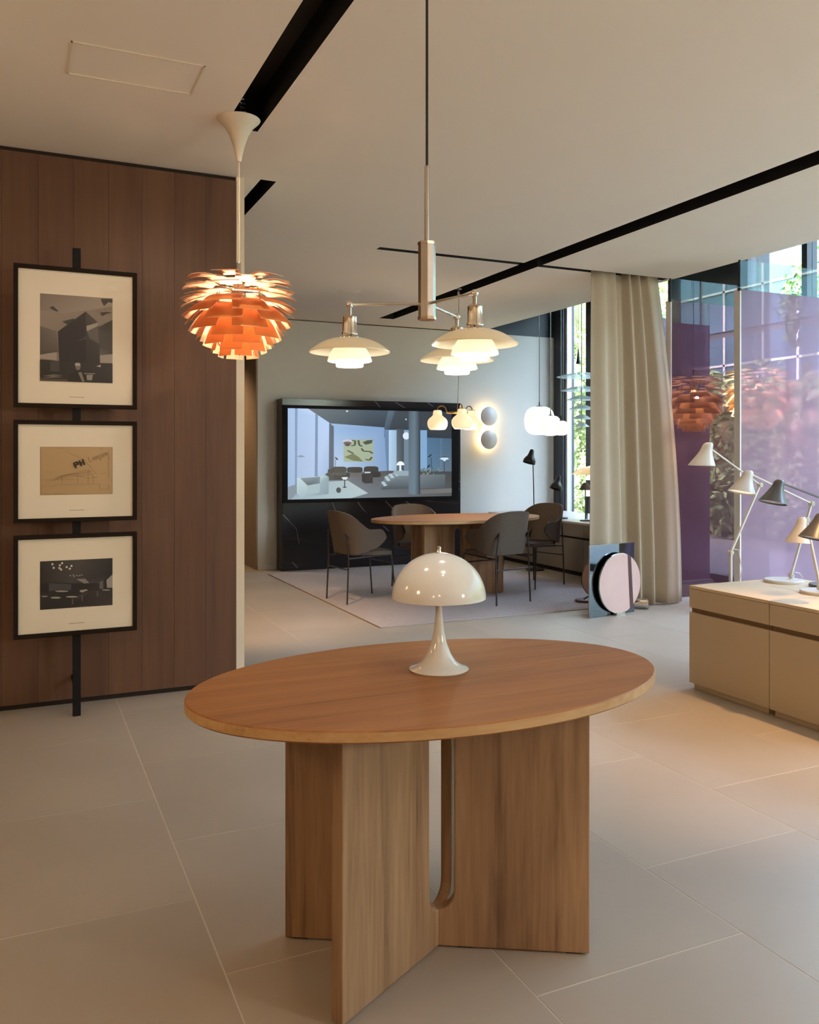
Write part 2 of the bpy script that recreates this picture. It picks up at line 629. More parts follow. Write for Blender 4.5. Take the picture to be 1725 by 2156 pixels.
# flush access panel with a fine raised border
ap = MB()
x0, x1, y0, y1 = 0.18, 0.69, 3.515, 3.82
for (a, b, c, d) in ((x0, x1, y0, y0 + .006), (x0, x1, y1 - .006, y1), (x0, x0 + .006, y0, y1), (x1 - .006, x1, y0, y1)):
    ap.box(a, b, c, d, ZC - .004, ZC + .002)
ap.build('access_panel_border', M['cream_paint'], ceil)
MB().lathe([(0, -.006), (.10, -.006), (.112, 0), (.112, .004)], 36, (2.906, 7.78, ZC)).build('ceiling_disc', M['ceiling'], ceil, smooth=True)

# wood-clad wall on the left
YW = 4.837
wl = structure(MB().box(XL - .2, 1.124, YW + .018, YW + .2, 0, ZC).build('wall_left', M['shadowgap']), 'wall clad in reddish brown wood veneer boards')
bx = 1.124
bw = 0.1725
while bx > XL:
    a = max(bx - bw, XL)
    MB().box(a + .0006, bx - .0006, YW, YW + .018, 0.028, ZC - .024).build('panel', M['wallwood'], wl)
    bx -= bw
structure(MB().box(1.124, 1.171, YW + .005, YW + .2, 0, ZC).build('trim_1', M['cream_paint']), 'pale end cap of the wood wall')
# back wall block, with the warm return face on its left
wb_ = MB().box(2.48, XW, YB, YE, 0, 2.885)
structure(wb_.build('wall_back', M['white_wall']), 'white painted back wall')
structure(MB().box(2.46, 2.48, YB + .002, YE, 0, 2.898).build('trim_2', M['beige_wall']), 'brown side face of the back wall')
structure(MB().box(2.48, 2.70, YB - .012, YB, 0, .05).box(4.98, XW, YB - .012, YB, 0, .05).build('baseboard_back', M['white_wall']))
structure(MB().box(5.30, XW + .1, YB - .004, YE, 2.885, ZR).build('trim_3', M['navy']), 'dark band above the back wall')
# walls that close the showroom off out of view
structure(MB().box(XL - .2, XL, YF, YE, 0, ZC).build('wall_side', M['beige_wall']))
structure(MB().box(XL - .2, XW + .1, YF - .2, YF, 0, ZR).build('wall_front', M['beige_wall']))
structure(MB().box(XL - .2, 2.48, YE, YE + .2, 0, ZC).build('wall_corridor', M['beige_wall']))

# window wall along x = XW
wf = MB()
wf.box(XW, XW + .12, YF, YE, 3.42, ZR)
wf.box(XW, XW + .12, YF, YE, 0, 0.08)
win = structure(wf.build('window_1', M['navy']), 'tall dark framed shop window')
MB().box(XW - .06, XW + .12, 9.40, YB - .004, 0, ZR).build('corner_post', M['navy'], win)
MB().box(XW - .02, XW + .05, 9.36, 9.40, 0.08, 3.42).build('post_edge', M['alu'], win)
MB().box(XW - .06, XW + .12, 8.72, 8.90, 0, ZR).build('mullion', M['navy'], win)
MB().box(XW - .04, XW + .25, 6.28, 7.42, 0, ZR).build('dark_column', M['navy'], win)
for y in (5.62, 4.6, 3.0, 1.4, -.2, -1.8):
    MB().box(XW - .03, XW + .10, y - .03, y + .03, 0.08, 3.42).build('mullion', M['navy'], win)
edges = [YF, -1.8, -.2, 1.4, 3.0, 4.6, 5.62, 6.28]
for a, b in zip(edges[:-1], edges[1:]):
    MB().box(XW + .03, XW + .04, a + .03, b - .03, 0.08, 3.42).build('pane', M['clear_pane'], win)
MB().box(XW + .03, XW + .04, 7.42, 8.72, 0.08, 3.42).build('pane', M['clear_pane'], win)
MB().box(XW + .03, XW + .04, 8.90, 9.36, 0.08, 3.42).build('pane', M['clear_pane'], win)

# ================================================================== OUTSIDE
structure(MB().box(XW + .12, 60, -40, 60, -0.25, -0.05).build('ground_outside', M['grass']))


def leaf_cloud(n, fn, size, seed):
    rnd = random.Random(seed)
    mb = MB()
    vs, fs = [], []
    for _ in range(n):
        p = fn(rnd)
        s = size * rnd.uniform(.5, 1.3)
        u = Vector((rnd.gauss(0, 1), rnd.gauss(0, 1), rnd.gauss(0, .7))).normalized()
        w = u.cross(Vector((rnd.gauss(0, 1), rnd.gauss(0, 1), rnd.gauss(0, 1)))).normalized()
        c = Vector(p)
        o = len(vs)
        nrm = u.cross(w) * s * .15
        vs += [tuple(c - u * s), tuple(c - w * s * .5 + nrm), tuple(c + u * s), tuple(c + w * s * .5 + nrm)]
        fs.append((o, o + 1, o + 2, o + 3))
    mb.v, mb.f, mb.m = vs, fs, [0] * len(fs)
    return mb


def hedge(name, label, x0, x1, y0, y1, zt, n, mat, seed, size=.07):
    t = thing(name, label, 'hedge', ((x0 + x1) / 2, (y0 + y1) / 2, -0.05))

    def fn(r):
        y = r.uniform(y0, y1)
        z = r.uniform(0, zt) * (0.85 + .15 * math.sin(y * 2.1))
        x = x0 + abs(r.gauss(0, .25)) * (x1 - x0) + .25 * math.sin(y * 3 + z * 2) + .2 * math.sin(z * 3.7 + y)
        return (x - (x0 + x1) / 2, y - (y0 + y1) / 2, z)
    leaf_cloud(n, fn, size, seed).build('foliage', mat, t, fix=False)['kind'] = 'stuff'
    st = MB()
    rr = random.Random(seed)
    for k in range(int((y1 - y0) / .8)):
        yy = y0 + .4 + k * .8 - (y0 + y1) / 2
        st.tube([(.2, yy, 0), (.25 + rr.uniform(-.1, .1), yy + rr.uniform(-.2, .2), zt * .5), (.2, yy + rr.uniform(-.3, .3), zt * .9)], [.05, .035, .015], 6)
    st.build('stem', M['bark'], t)
    MB().box(.35, .6, y0 - (y0 + y1) / 2, y1 - (y0 + y1) / 2, 0, zt * .92).build('leafy_core', M['leaf2'], t)
    return t


hedge('garden_hedge', 'tall sunlit green hedge outside the tall window beside the back wall', 10.2, 11.4, 10.8, 18.0, 5.2, 27000, M['leaf1'], 3)
hedge('garden_hedge', 'loose green hedge outside, behind the pale lavender glass panel', 9.6, 10.6, 4.6, 10.6, 2.7, 16000, M['leaf1'], 5)
hedge('garden_hedge', 'long green hedge along the street, mirrored in the glass panels', 10.4, 11.6, -16.0, 4.5, 2.9, 17000, M['leaf1'], 8, .10)
tr = thing('garden_tree', 'leafy tree outside behind the pale glass panel', 'tree', (12.4, 9.4, -.05))
MB().tube([(0, 0, 0), (.1, .1, 1.4), (-.1, .3, 2.6), (.1, .2, 4.2)], [.14, .11, .08, .03], 10).build('trunk', M['bark'], tr, smooth=True)
MB().tube([(-.05, .25, 2.3), (.3, -.8, 3.4), (.2, -1.2, 4.4)], [.06, .04, .015], 8).build('branch', M['bark'], tr, smooth=True)


def crown(r):
    while True:
        p = (r.uniform(-1, 1), r.uniform(-1, 1), r.uniform(-1, 1))
        d = p[0] ** 2 + p[1] ** 2 + p[2] ** 2
        if .25 < d < 1 and math.sin(p[0] * 5 + p[1] * 4) + math.sin(p[2] * 6 + p[1] * 3) > -.4:
            return (p[0] * 1.4, p[1] * 1.7 - .3, 3.9 + p[2] * 1.5)


leaf_cloud(3600, crown, .09, 11).build('crown', M['leaf2'], tr, fix=False)['kind'] = 'stuff'
# building across the street
bd = thing('office_building', 'grey office building with blue panes seen above the glass panels', 'building', (21, 14, -.05))
MB().box(0, 6, -46, 26, 0, 10).build('facade_wall', M['concrete'], bd)
for iy in range(-14, 12):
    for iz in range(4):
        y, z = iy * 2.1, .6 + iz * 2.4
        w = MB().box(-.06, 0, y - .97, y + .97, z, z + 2.2).build('window', M['facade_glass'], bd)
        MB().box(-.10, -.06, y - .04, y + .04, z, z + 2.2).box(-.10, -.06, y - .97, y + .97, z + 1.25, z + 1.32).build('window_bar', M['alu'], w)

# ================================================================== PRINTED PICTURES
def ell(cx, cy, rx, ry, n=18):
    return [(cx + rx * math.cos(2 * math.pi * k / n), cy + ry * math.sin(2 * math.pi * k / n)) for k in range(n)]


def soft_box(cx, cy, rx, ry, n=24):
    out = []
    for k in range(n):
        c, q = math.cos(2 * math.pi * k / n), math.sin(2 * math.pi * k / n)
        out.append((cx + rx * abs(c) ** .5 * (1 if c > 0 else -1), cy + ry * abs(q) ** .5 * (1 if q > 0 else -1)))
    return out


def stroke(pts, w):
    out = []
    for (a, b) in zip(pts[:-1], pts[1:]):
        dx, dy = b[0] - a[0], b[1] - a[1]
        l = math.hypot(dx, dy) or 1
        nx, ny = -dy / l * w / 2, dx / l * w / 2
        out.append([(a[0] - nx, a[1] - ny), (b[0] - nx, b[1] - ny), (b[0] + nx, b[1] + ny), (a[0] + nx, a[1] + ny)])
    return out


def picture(name, shapes, w, h, mat, parent, loc, eps=0.0001):
    """shapes: list of (polygon in 0..1 coords, v up; colour or list of colours). Flat print facing -Y."""
    vs, fs, cs = [], [], []
    for i, (poly, col) in enumerate(shapes):
        area = sum(p[0] * q[1] - q[0] * p[1] for p, q in zip(poly, poly[1:] + poly[:1]))
        pc = list(col) if isinstance(col, list) else [col] * len(poly)
        if area < 0:
            poly = poly[::-1]
            pc = pc[::-1]
        o = len(vs)
        vs += [(min(1, max(0, p[0])) * w, -i * eps, min(1, max(0, p[1])) * h) for p in poly]
        fs.append(tuple(range(o, o + len(poly))))
        cs += [lin(c) for c in pc]
    me = bpy.data.meshes.new(name)
    me.from_pydata(vs, [], fs)
    ca = me.color_attributes.new('Col', 'FLOAT_COLOR', 'POINT')
    for k, c in enumerate(cs):
        ca.data[k].color = c
    me.materials.append(mat)
    o = bpy.data.objects.new(name, me)
    COL.objects.link(o)
    o.parent = parent
    o.location = loc
    return o


def rect(x0, y0, x1, y1):
    return [(x0, y0), (x1, y0), (x1, y1), (x0, y1)]


# ------------------------------------------------------------------ picture rail and the three framed prints
rail = thing('picture_rail', 'upright charcoal steel bar holding three framed pictures by the wood wall', 'picture rail', (0.262, 4.612, 0))
MB().box(-.019, .019, -.012, .012, 0, 2.352).build('upright', M['rail'], rail, bevel=.002)
MB().box(-.015, .015, .012, .225, 2.20, 2.215).build('wall_bracket', M['rail'], rail)
MB().box(-.015, .015, .012, .225, .14, .155).build('wall_bracket', M['rail'], rail)
FX0, FX1, FY = -0.027, 0.55, 4.575


def framed(label, z0, z1, pz0, pz1, shapes):
    w = FX1 - FX0
    h = z1 - z0
    t = thing('framed_picture', label, 'picture', (FX0, FY, z0), group='framed pictures on the rail')
    b = .021
    f = MB()
    f.box(0, w, 0, .024, 0, b).box(0, w, 0, .024, h - b, h).box(0, b, 0, .024, b, h - b).box(w - b, w, 0, .024, b, h - b)
    f.build('frame', M['frame'], t, bevel=.0015)
    MB().box(b, w - b, .012, .020, b, h - b).build('mount', M['paper'], t)
    cap = MB().box(w / 2 - .035, w / 2 + .035, .0112, .012, (pz0 - z0) * .42, (pz0 - z0) * .42 + .0016)
    cap.build('caption_line', M['bark'], t)
    picture('print', shapes, .431 - .092, pz1 - pz0, M['print'], t, (0.092 - FX0, .0115, pz0 - z0))
    return t


def pc(x, y, x0=455, x1=1280, yl0=628, yr0=688, yl1=1628, yr1=1650):
    u = (x - x0) / (x1 - x0)
    top = yl0 + (yr0 - yl0) * u
    bot = yl1 + (yr1 - yl1) * u
    return (u, 1 - (y - top) / (bot - top))


def P1(*pts):
    return [pc(*p) for p in pts]


S = []
S.append((rect(0, 0, 1, 1), [(120, 112, 106), (130, 122, 116), (132, 124, 118), (140, 132, 126)]))
S.append((P1((455, 628), (900, 650), (1280, 690), (1280, 780), (1000, 820), (700, 860), (455, 820)), [(118, 108, 104), (136, 126, 120), (150, 142, 136), (150, 142, 136), (152, 144, 138), (140, 132, 126), (124, 116, 110)]))
S.append((P1((455, 1000), (640, 1060), (660, 1300), (455, 1330)), [(96, 90, 86), (110, 104, 100), (84, 80, 78), (70, 66, 64)]))
S.append((P1((980, 1080), (1280, 930), (1280, 1320), (1130, 1330), (1100, 1180)), [(80, 80, 80), (60, 60, 60), (70, 70, 70), (96, 96, 96), (70, 70, 70)]))
S.append((P1((455, 1330), (640, 1300), (640, 1390), (455, 1370)), (150, 142, 140)))
S.append((P1((1130, 1340), (1280, 1320), (1280, 1425), (1140, 1440)), (150, 146, 142)))
for p in (P1((555, 790), (600, 775), (660, 830), (640, 838), (590, 815)), P1((700, 950), (830, 915), (845, 930), (760, 985)), P1((1145, 690), (1280, 690), (1280, 740), (1230, 730), (1180, 775), (1150, 720)), P1((1135, 850), (1200, 840), (1280, 850), (1210, 862), (1160, 890))):
    S.append((p, (62, 60, 60)))
S.append((P1((652, 1065), (968, 835), (980, 850), (975, 1440), (670, 1420)), [(44, 44, 50), (48, 48, 54), (50, 50, 56), (38, 38, 44), (36, 36, 42)]))
S.append((P1((968, 835), (1115, 965), (1125, 1210), (1130, 1450), (972, 1440)), [(70, 70, 72), (80, 80, 82), (62, 62, 66), (48, 48, 52), (44, 44, 50)]))
S.append((P1((978, 1000), (1115, 960), (1110, 1000), (1010, 1055), (982, 1060)), (150, 146, 142)))
S.append((P1((985, 1060), (1110, 1000), (1122, 1205), (1010, 1140)), (92, 92, 92)))
S.append((P1((860, 1180), (980, 1110), (1000, 1140), (880, 1175)), (66, 66, 70)))
for k in range(14):
    yy = 1225 + k * 15
    S.append((P1((1122, yy), (1133, yy), (1133, yy + 7), (1122, yy + 7)), (40, 40, 44)))
S.append((P1((455, 1385), (600, 1395), (680, 1410), (1280, 1425), (1280, 1650), (455, 1628)), [(36, 36, 40), (44, 44, 48), (40, 40, 44), (54, 56, 60), (44, 46, 50), (30, 28, 30)]))
S.append((P1((570, 1400), (670, 1400), (670, 1520), (570, 1520)), (64, 64, 68)))
for yy in (1555, 1575):
    S.append((P1((480, yy + 20), (600, yy), (715, yy + 10), (640, yy + 14)), (120, 116, 112)))
S.append((P1((455, 1600), (760, 1610), (760, 1636), (455, 1628)), (74, 66, 62)))
S.append((P1((1090, 1460), (1140, 1440), (1140, 1470)), (170, 168, 164)))
S.append((P1((975, 1560), (1050, 1555), (1040, 1620), (985, 1618)), (140, 138, 136)))
S.append((P1((945, 1538), (1075, 1540), (1075, 1550), (945, 1548)), (130, 128, 126)))
S.append((P1((760, 1640), (790, 1560), (850, 1510), (930, 1515), (965, 1570), (960, 1645)), (30, 28, 30)))
S.append(([pc(*p) for p in ell(880, 1466, 30, 40)], (112, 106, 100)))
S.append(([pc(*p) for p in ell(876, 1440, 33, 20)], (160, 156, 150)))
S.append((P1((880, 1530), (920, 1525), (955, 1630), (930, 1640)), (120, 114, 108)))
framed('framed black-and-white photograph of a dark tower, uppermost picture on the rail', 1.546, 2.247, 1.678, 2.109, S)

# the drawing with block lettering
S = []
S.append((rect(0, 0, 1, 1), [(166, 140, 104), (176, 150, 114), (180, 154, 118), (172, 146, 110)]))


def P2(x, y):
    return ((x - 362) / 660.0, 1 - (y - 350) / 438.0)


ink = (110, 88, 62)
for pl in ([(370, 352), (1020, 352), (1020, 785), (370, 785), (370, 352)], [(380, 708), (495, 708), (495, 695), (900, 695), (900, 742), (985, 742), (985, 700)], [(385, 650), (680, 648)],
           [(490, 630), (800, 560), (850, 640), (880, 630)], [(490, 655), (560, 610), (720, 590), (830, 570)], [(560, 610), (560, 685)], [(700, 590), (700, 690)], [(795, 565), (795, 690)], [(840, 620), (840, 690)],
           [(590, 390), (760, 470), (870, 600)], [(500, 640), (650, 600), (790, 640), (880, 625)], [(900, 598), (965, 598)], [(410, 580), (470, 578)], [(500, 362), (580, 362)], [(900, 362), (930, 362)], [(985, 380), (985, 640)],
           [(385, 775), (440, 775)], [(470, 775), (580, 775)], [(510, 625), (620, 605), (820, 585)], [(520, 640), (640, 622), (840, 605)]):
    for q in stroke([P2(*p) for p in pl], .0035):
        S.append((q, ink))


def letters(strokes, ox, oy, ang, sc, w, col):
    ca, sa = math.cos(ang), math.sin(ang)
    for st_ in strokes:
        pts = [(ox + (p[0] * ca - p[1] * sa) * sc, oy + (p[0] * sa + p[1] * ca) * sc * 660 / 438.0) for p in st_]
        for q in stroke(pts, w):
            S.append((q, col))


A20 = R(21)
ox, oy = P2(684, 545)
# solid block letters P and H
letters([[(0, 0), (0, 1)], [(0.05, .88), (.62, .88)], [(0.05, .5), (.62, .5)], [(.55, .95), (.55, .45)],
         [(.95, 0), (.95, 1)], [(1.0, .5), (1.5, .5)], [(1.5, 0), (1.5, 1)]], ox, oy, A20, .085, .026, (44, 34, 26))
ox, oy = P2(812, 488)
# thin outlined "Lampen"
letters([[(0, .9), (0, 0), (.4, 0)], [(.9, .5), (.6, .5), (.55, .1), (.9, .05), (.9, .5), (.9, 0)], [(1.1, 0), (1.1, .5), (1.3, .5), (1.3, 0)], [(1.3, .5), (1.5, .5), (1.5, 0)],
         [(1.75, -.45), (1.75, .5), (2.1, .5), (2.1, 0), (1.75, 0)], [(2.3, .25), (2.65, .25), (2.65, .5), (2.3, .5), (2.3, 0), (2.65, 0)], [(2.85, 0), (2.85, .5), (3.15, .5), (3.15, 0)]],
        ox, oy, A20, .085, .005, (92, 72, 50))
framed('framed sepia architectural drawing with tilted black lettering, middle picture on the rail', 0.979, 1.484, 1.114, 1.353, S)

# dark restaurant interior
S = []


def P3(x, y):
    u = (x - 360) / 662.0
    top = 1392 + (1362 - 1392) * u
    bot = 1832 + (1786 - 1832) * u
    return (u, 1 - (y - top) / (bot - top))


S.append((rect(0, 0, 1, 1), [(34, 34, 38), (52, 50, 52), (30, 30, 34), (46, 46, 50)]))
S.append(([P3(*p) for p in ((360, 1392), (700, 1376), (1022, 1362), (1022, 1500), (900, 1590), (640, 1590), (360, 1570))], [(40, 40, 44), (72, 70, 70), (44, 44, 48), (34, 34, 38), (62, 62, 64), (66, 64, 64), (36, 36, 40)]))
S.append(([P3(*p) for p in ((440, 1590), (640, 1600), (640, 1650), (440, 1660))], (66, 66, 70)))
S.append(([P3(*p) for p in ((965, 1560), (1022, 1510), (1022, 1630), (970, 1630))], (150, 148, 150)))
S.append(([P3(*p) for p in ((900, 1580), (935, 1565), (935, 1640), (900, 1640))], (96, 96, 100)))
S.append(([P3(*p) for p in ((640, 1790), (720, 1690), (860, 1650), (1022, 1660), (1022, 1786), (760, 1810))], [(34, 34, 36), (70, 68, 68), (52, 50, 52), (44, 44, 46), (58, 56, 56), (80, 78, 74)]))
for (x, y) in ((470, 1417), (482, 1450), (537, 1427), (557, 1408), (533, 1452), (548, 1465), (598, 1443), (642, 1433), (627, 1458)):
    S.append(([P3(*p) for p in ell(x, y, 10, 10, 10)], (206, 202, 196)))
for (x, y) in ((630, 1520), (660, 1515), (690, 1520), (715, 1520), (735, 1515), (665, 1528)):
    S.append(([P3(*p) for p in ell(x, y, 7, 6, 8)], (160, 158, 154)))
for k in range(5):
    S.append(([P3(*p) for p in ((690 + k * 16, 1552 + k * 8), (770 + k * 8, 1548 + k * 8), (770 + k * 8, 1555 + k * 8), (690 + k * 16, 1560 + k * 8))], (140, 138, 134)))
for (x, y, rx, ry) in ((500, 1720, 46, 9), (645, 1712, 55, 8), (555, 1662, 60, 7), (400, 1708, 30, 5), (740, 1660, 24, 12), (770, 1652, 20, 8), (960, 1650, 40, 6)):
    S.append(([P3(*p) for p in ell(x, y, rx, ry, 14)], (150, 148, 146)))
for (x, y) in ((880, 1660), (740, 1700), (650, 1730)):
    S.append(([P3(*p) for p in rect(x - 5, y, x + 5, y + 50)], (96, 94, 92)))
S.append(([P3(*p) for p in rect(362, 1590, 430, 1670)], (26, 26, 28)))
framed('framed dark photograph of a restaurant interior, lowest picture on the rail', 0.413, 0.919, 0.549, 0.788, S)


# ================================================================== TABLES
def oval_table(name, label, cx, cy, zt, thick, a, b, px, py, plate_t, slot_w, zs0, zs1):
    t = thing(name, label, 'table', (cx, cy, 0))
    seg = 128

    def ring(k, z):
        return [((a + k) * math.cos(2 * math.pi * i / seg), (b + k) * math.sin(2 * math.pi * i / seg), z) for i in range(seg)]
    lv = [ring(-.003, zt), ring(0, zt - .003), ring(0, zt - thick + .004), ring(-.004, zt - thick)]
    mb = MB()
    vs = sum(lv, [])
    fs = [tuple(range(seg))]
    ms = [0]
    for q in range(3):
        for i in range(seg):
            j = (i + 1) % seg
            fs.append((q * seg + i, (q + 1) * seg + i, (q + 1) * seg + j, q * seg + j))
            ms.append(1 if q == 1 else 0)
    fs.append(tuple(range(4 * seg - 1, 3 * seg - 1, -1)))
    ms.append(0)
    mb.v, mb.f, mb.m = vs, fs, ms
    mb.build('tabletop', [M['oak_top'], M['oak_edge']], t)
    h = zt - thick
    L = math.hypot(px, py)
    for (sx, sy) in ((-1, -1), (1, -1), (-1, 1), (1, 1)):
        d = Vector((sx * px / L, sy * py / L, 0))
        n = Vector((-d.y, d.x, 0))
        poly = [(L, 0.005), (L, h), (0, h), (0, zs1)]
        for k in range(1, 9):
            an = math.pi / 2 * k / 8
            poly.append((slot_w * math.sin(an), zs1 - slot_w + slot_w * math.cos(an)))
        for k in range(0, 9):
            an = math.pi / 2 * k / 8
            poly.append((slot_w * math.cos(an), zs0 + slot_w - slot_w * math.sin(an)))
        poly += [(0, 0.005)]
        # local frame: object rotated so that grain runs along its own Z
        pb = MB().extrude(poly, lambda s, z, q: (s, q, z), -plate_t / 2, plate_t / 2)
        o = pb.build('leg_panel', M['oak_leg'], t, bevel=.003)
        o.rotation_euler = (0, 0, math.atan2(d.y, d.x))
        g = MB().box(L - .06, L - .02, -.01, .01, 0, .006).box(.06, .10, -.01, .01, 0, .006).build('glide', M['black'], o)
    return t


oval_table('oval_table', 'oval oak table with crossed panel base carrying the white dome lamp', 1.015, 2.058, 0.72, 0.028, 0.657, 0.417, 0.352, 0.203, 0.034, 0.052, 0.10, 0.64)
oval_table('oval_dining_table', 'oval wooden dining table on the rug between four chairs', 3.76, 7.15, 0.72, 0.03, 0.86, 0.47, 0.42, 0.13, 0.036, 0.05, 0.12, 0.62).location.z = .0095

# ------------------------------------------------------------------ white dome lamp on the oval table
t = thing('table_lamp', 'glossy white dome lamp with trumpet foot on the oval oak table', 'table lamp', (1.053, 2.112, 0.72))
prof = [(0, 0.0), (.080, 0.0), (.0825, .003), (.078, .006), (.062, .011), (.046, .024), (.033, .045), (.0225, .072), (.0155, .102), (.0115, .135), (.0088, .165), (.0085, .19), (.0098, .22), (.0115, .25), (0, .25)]
MB().lathe(prof, 48).build('foot', M['white_gloss'], t, smooth=True)
so, si = [], []
for k in range(0, 17):
    an = math.pi / 2 * k / 16
    so.append((.130 * math.cos(an), .198 + .124 * math.sin(an)))
for k in range(16, -1, -1):
    an = math.pi / 2 * k / 16
    si.append((.127 * math.cos(an), .198 + .121 * math.sin(an)))
so[-1] = (0, so[-1][1])
si[0] = (0, si[0][1])
MB().lathe(so + [], 64).lathe(si, 64).lathe([(.127, .198), (.130, .198)], 64).build('shade', M['white_gloss'], t, smooth=True)
MB().lathe([(.0068, .321), (.0068, .326), (.0055, .328), (.0055, .330), (.0068, .333), (.0062, .338), (0, .341)], 20).build('finial', M['chrome'], t, smooth=True)
MB().lathe([(0, .250), (.010, .250), (.010, .315), (0, .315)], 16).build('light_stem', M['white_gloss'], t, smooth=True)


# ------------------------------------------------------------------ leaf pendant
LEAF_Z = [.004, .026, .056, .098, .142, .180, .217, .252, .286, .317, .345, .368]
LEAF_R = [.243, .252, .265, .274, .273, .264, .252, .230, .198, .162, .128, .092]
LEAF_A = [2, 3, 5, 9, 20, 32, 42, 52, 60, 66, 71, 74]
LEAF_L = [.135, .14, .145, .145, .14, .132, .128, .12, .112, .104, .096, .09]


def leaf_pendant(label, loc, Rm, Hh, ztop, zceil, outside, power, col, canopy=True, rows=12, group=None):
    t = thing('leaf_pendant_lamp', label, 'pendant lamp', (loc[0], loc[1], ztop), group=group)
    k0 = Rm / .262
    for i in range(rows):
        s = i / (rows - 1)
        kz = Hh / .37
        tipZ = -LEAF_Z[i] * kz
        tipR = LEAF_R[i] * k0
        al = R(LEAF_A[i])
        Ln = LEAF_L[i] * k0
        wt = tipR * (.50 + .40 * s)
        wr = wt * (.66 + .22 * s)
        nu, nv = 4, 4
        vs, fs, ms = [], [], []
        for side in (0, 1):
            for a in range(nv + 1):
                v = a / nv
                aa = al * (0.75 + .5 * v)
                rr = tipR - Ln * math.cos(al) * (1 - v)
                zz = tipZ + Ln * math.sin(al) * (1 - v) + .010 * k0 * math.sin(math.pi * v)
                wd = wr + (wt - wr) * v
                for b in range(nu + 1):
                    u = (b / nu - .5) * wd
                    cur = (u * u) / max(.05, tipR * 1.6)
                    p = Vector((rr - cur * math.cos(al) * .6, u, zz))
                    if side:
                        p += Vector((math.sin(al), 0, math.cos(al))) * .0014
                    vs.append(tuple(p))
        n1 = (nv + 1) * (nu + 1)
        for side in (0, 1):
            for a in range(nv):
                for b in range(nu):
                    q = [side * n1 + a * (nu + 1) + b, side * n1 + a * (nu + 1) + b + 1, side * n1 + (a + 1) * (nu + 1) + b + 1, side * n1 + (a + 1) * (nu + 1) + b]
                    fs.append(tuple(q if not side else q[::-1]))
                    ms.append(side)
        rim = [a * (nu + 1) for a in range(nv)] + [nv * (nu + 1) + b for b in range(nu)] + [(nv - a) * (nu + 1) + nu for a in range(nv)] + [nu - b for b in range(nu)]
        for a, b in zip(rim, rim[1:] + rim[:1]):
            fs.append((a, b, b + n1, a + n1))
            ms.append(0)
        mb = MB()
        mb.v, mb.f, mb.m = vs, fs, ms
        me = mb.mesh('leaf', [M['leaf_inside'], outside], smooth=True, fix=False)
        for j in range(6):
            o = bpy.data.objects.new('leaf', me)
            COL.objects.link(o)
            o.parent = t
            o.rotation_euler = (0, 0, R(60 * j + (30 if i % 2 else 0) - 60))
    # inner chrome body with bulb and the ribs that carry the leaves
    MB().lathe([(0, -.02), (.028 * k0, -.02), (.034 * k0, -.05), (.034 * k0, -.115), (.02 * k0, -.125), (0, -.125)], 24).build('core', M['chrome'], t, smooth=True)
    MB().lathe([(0, -.126), (.022 * k0, -.13), (.026 * k0, -.142), (.018 * k0, -.153), (0, -.156)], 20).build('bulb', M['bulb'], t, smooth=True)
    for j in range(6):
        an = R(60 * j + 15)
        pts = []
        for q in range(7):
            s = q / 6
            rr = (.255 * math.sqrt(max(.02, 1 - ((s - .30) / .79) ** 2)) * k0) * (.42 + .25 * s)
            pts.append((rr * math.cos(an), rr * math.sin(an), -(.02 + .33 * s) * Hh / .37))
        pts = [(.034 * k0 * math.cos(an), .034 * k0 * math.sin(an), -.05)] + pts
        MB().tube(pts, .0025, 6).build('rib', M['steel'], t)
    MB().lathe([(0, -.004), (.10 * k0, -.008), (.102 * k0, -.012), (0, -.016)], 36).build('top_plate', M['leaf_inside'], t, smooth=True)
    st = MB().lathe([(0, -.03), (.011, -.03), (.011, .075), (.009, .08), (0, .08)], 16).build('stem_tube', M['chrome'], t, smooth=True)
    top = zceil - ztop
    if canopy:
        MB().tube([(.002, 0, .08), (.002, 0, top - .19)], .0028, 8).build('cord', M['cream_paint'], t)
        MB().tube([(-.004, .003, .07), (-.003, .002, top - .19)], .0012, 6).build('hanging_wire', M['cream_paint'], t)
        MB().lathe([(0, top - .20), (.011, top - .20), (.016, top - .175), (.026, top - .13), (.044, top - .075), (.068, top - .035), (.098, top - .006), (.101, top - .001), (0, top - .001)], 40).build('canopy', M['cream_paint'], t, smooth=True)
        coil = [(.012 * math.cos(k * .7), -.075 + .012 * math.sin(k * .7), top + .01 + .0022 * k) for k in range(30)]
        MB().tube(coil, .003, 6).build('spare_cable', M['steel'], t, smooth=True)
    else:
        MB().tube([(0, 0, .08), (0, 0, top)], .003, 8).build('cord', M['cream_paint'], t)
    d = bpy.data.lights.new('lamp_bulb', 'POINT')
    d.energy = power
    d.color = col
    d.shadow_soft_size = .05
    lo = bpy.data.objects.new('lamp_bulb_light', d)
    COL.objects.link(lo)
    lo.parent = t
    lo.location = (0, 0, -.145 * Hh / .37)
    return t


leaf_pendant('copper leaf-layered pendant lamp hanging before the wood wall', (0.944, 4.013), .255, .37, 2.142, ZC, M['copper'], 12, (1.0, .72, .42))

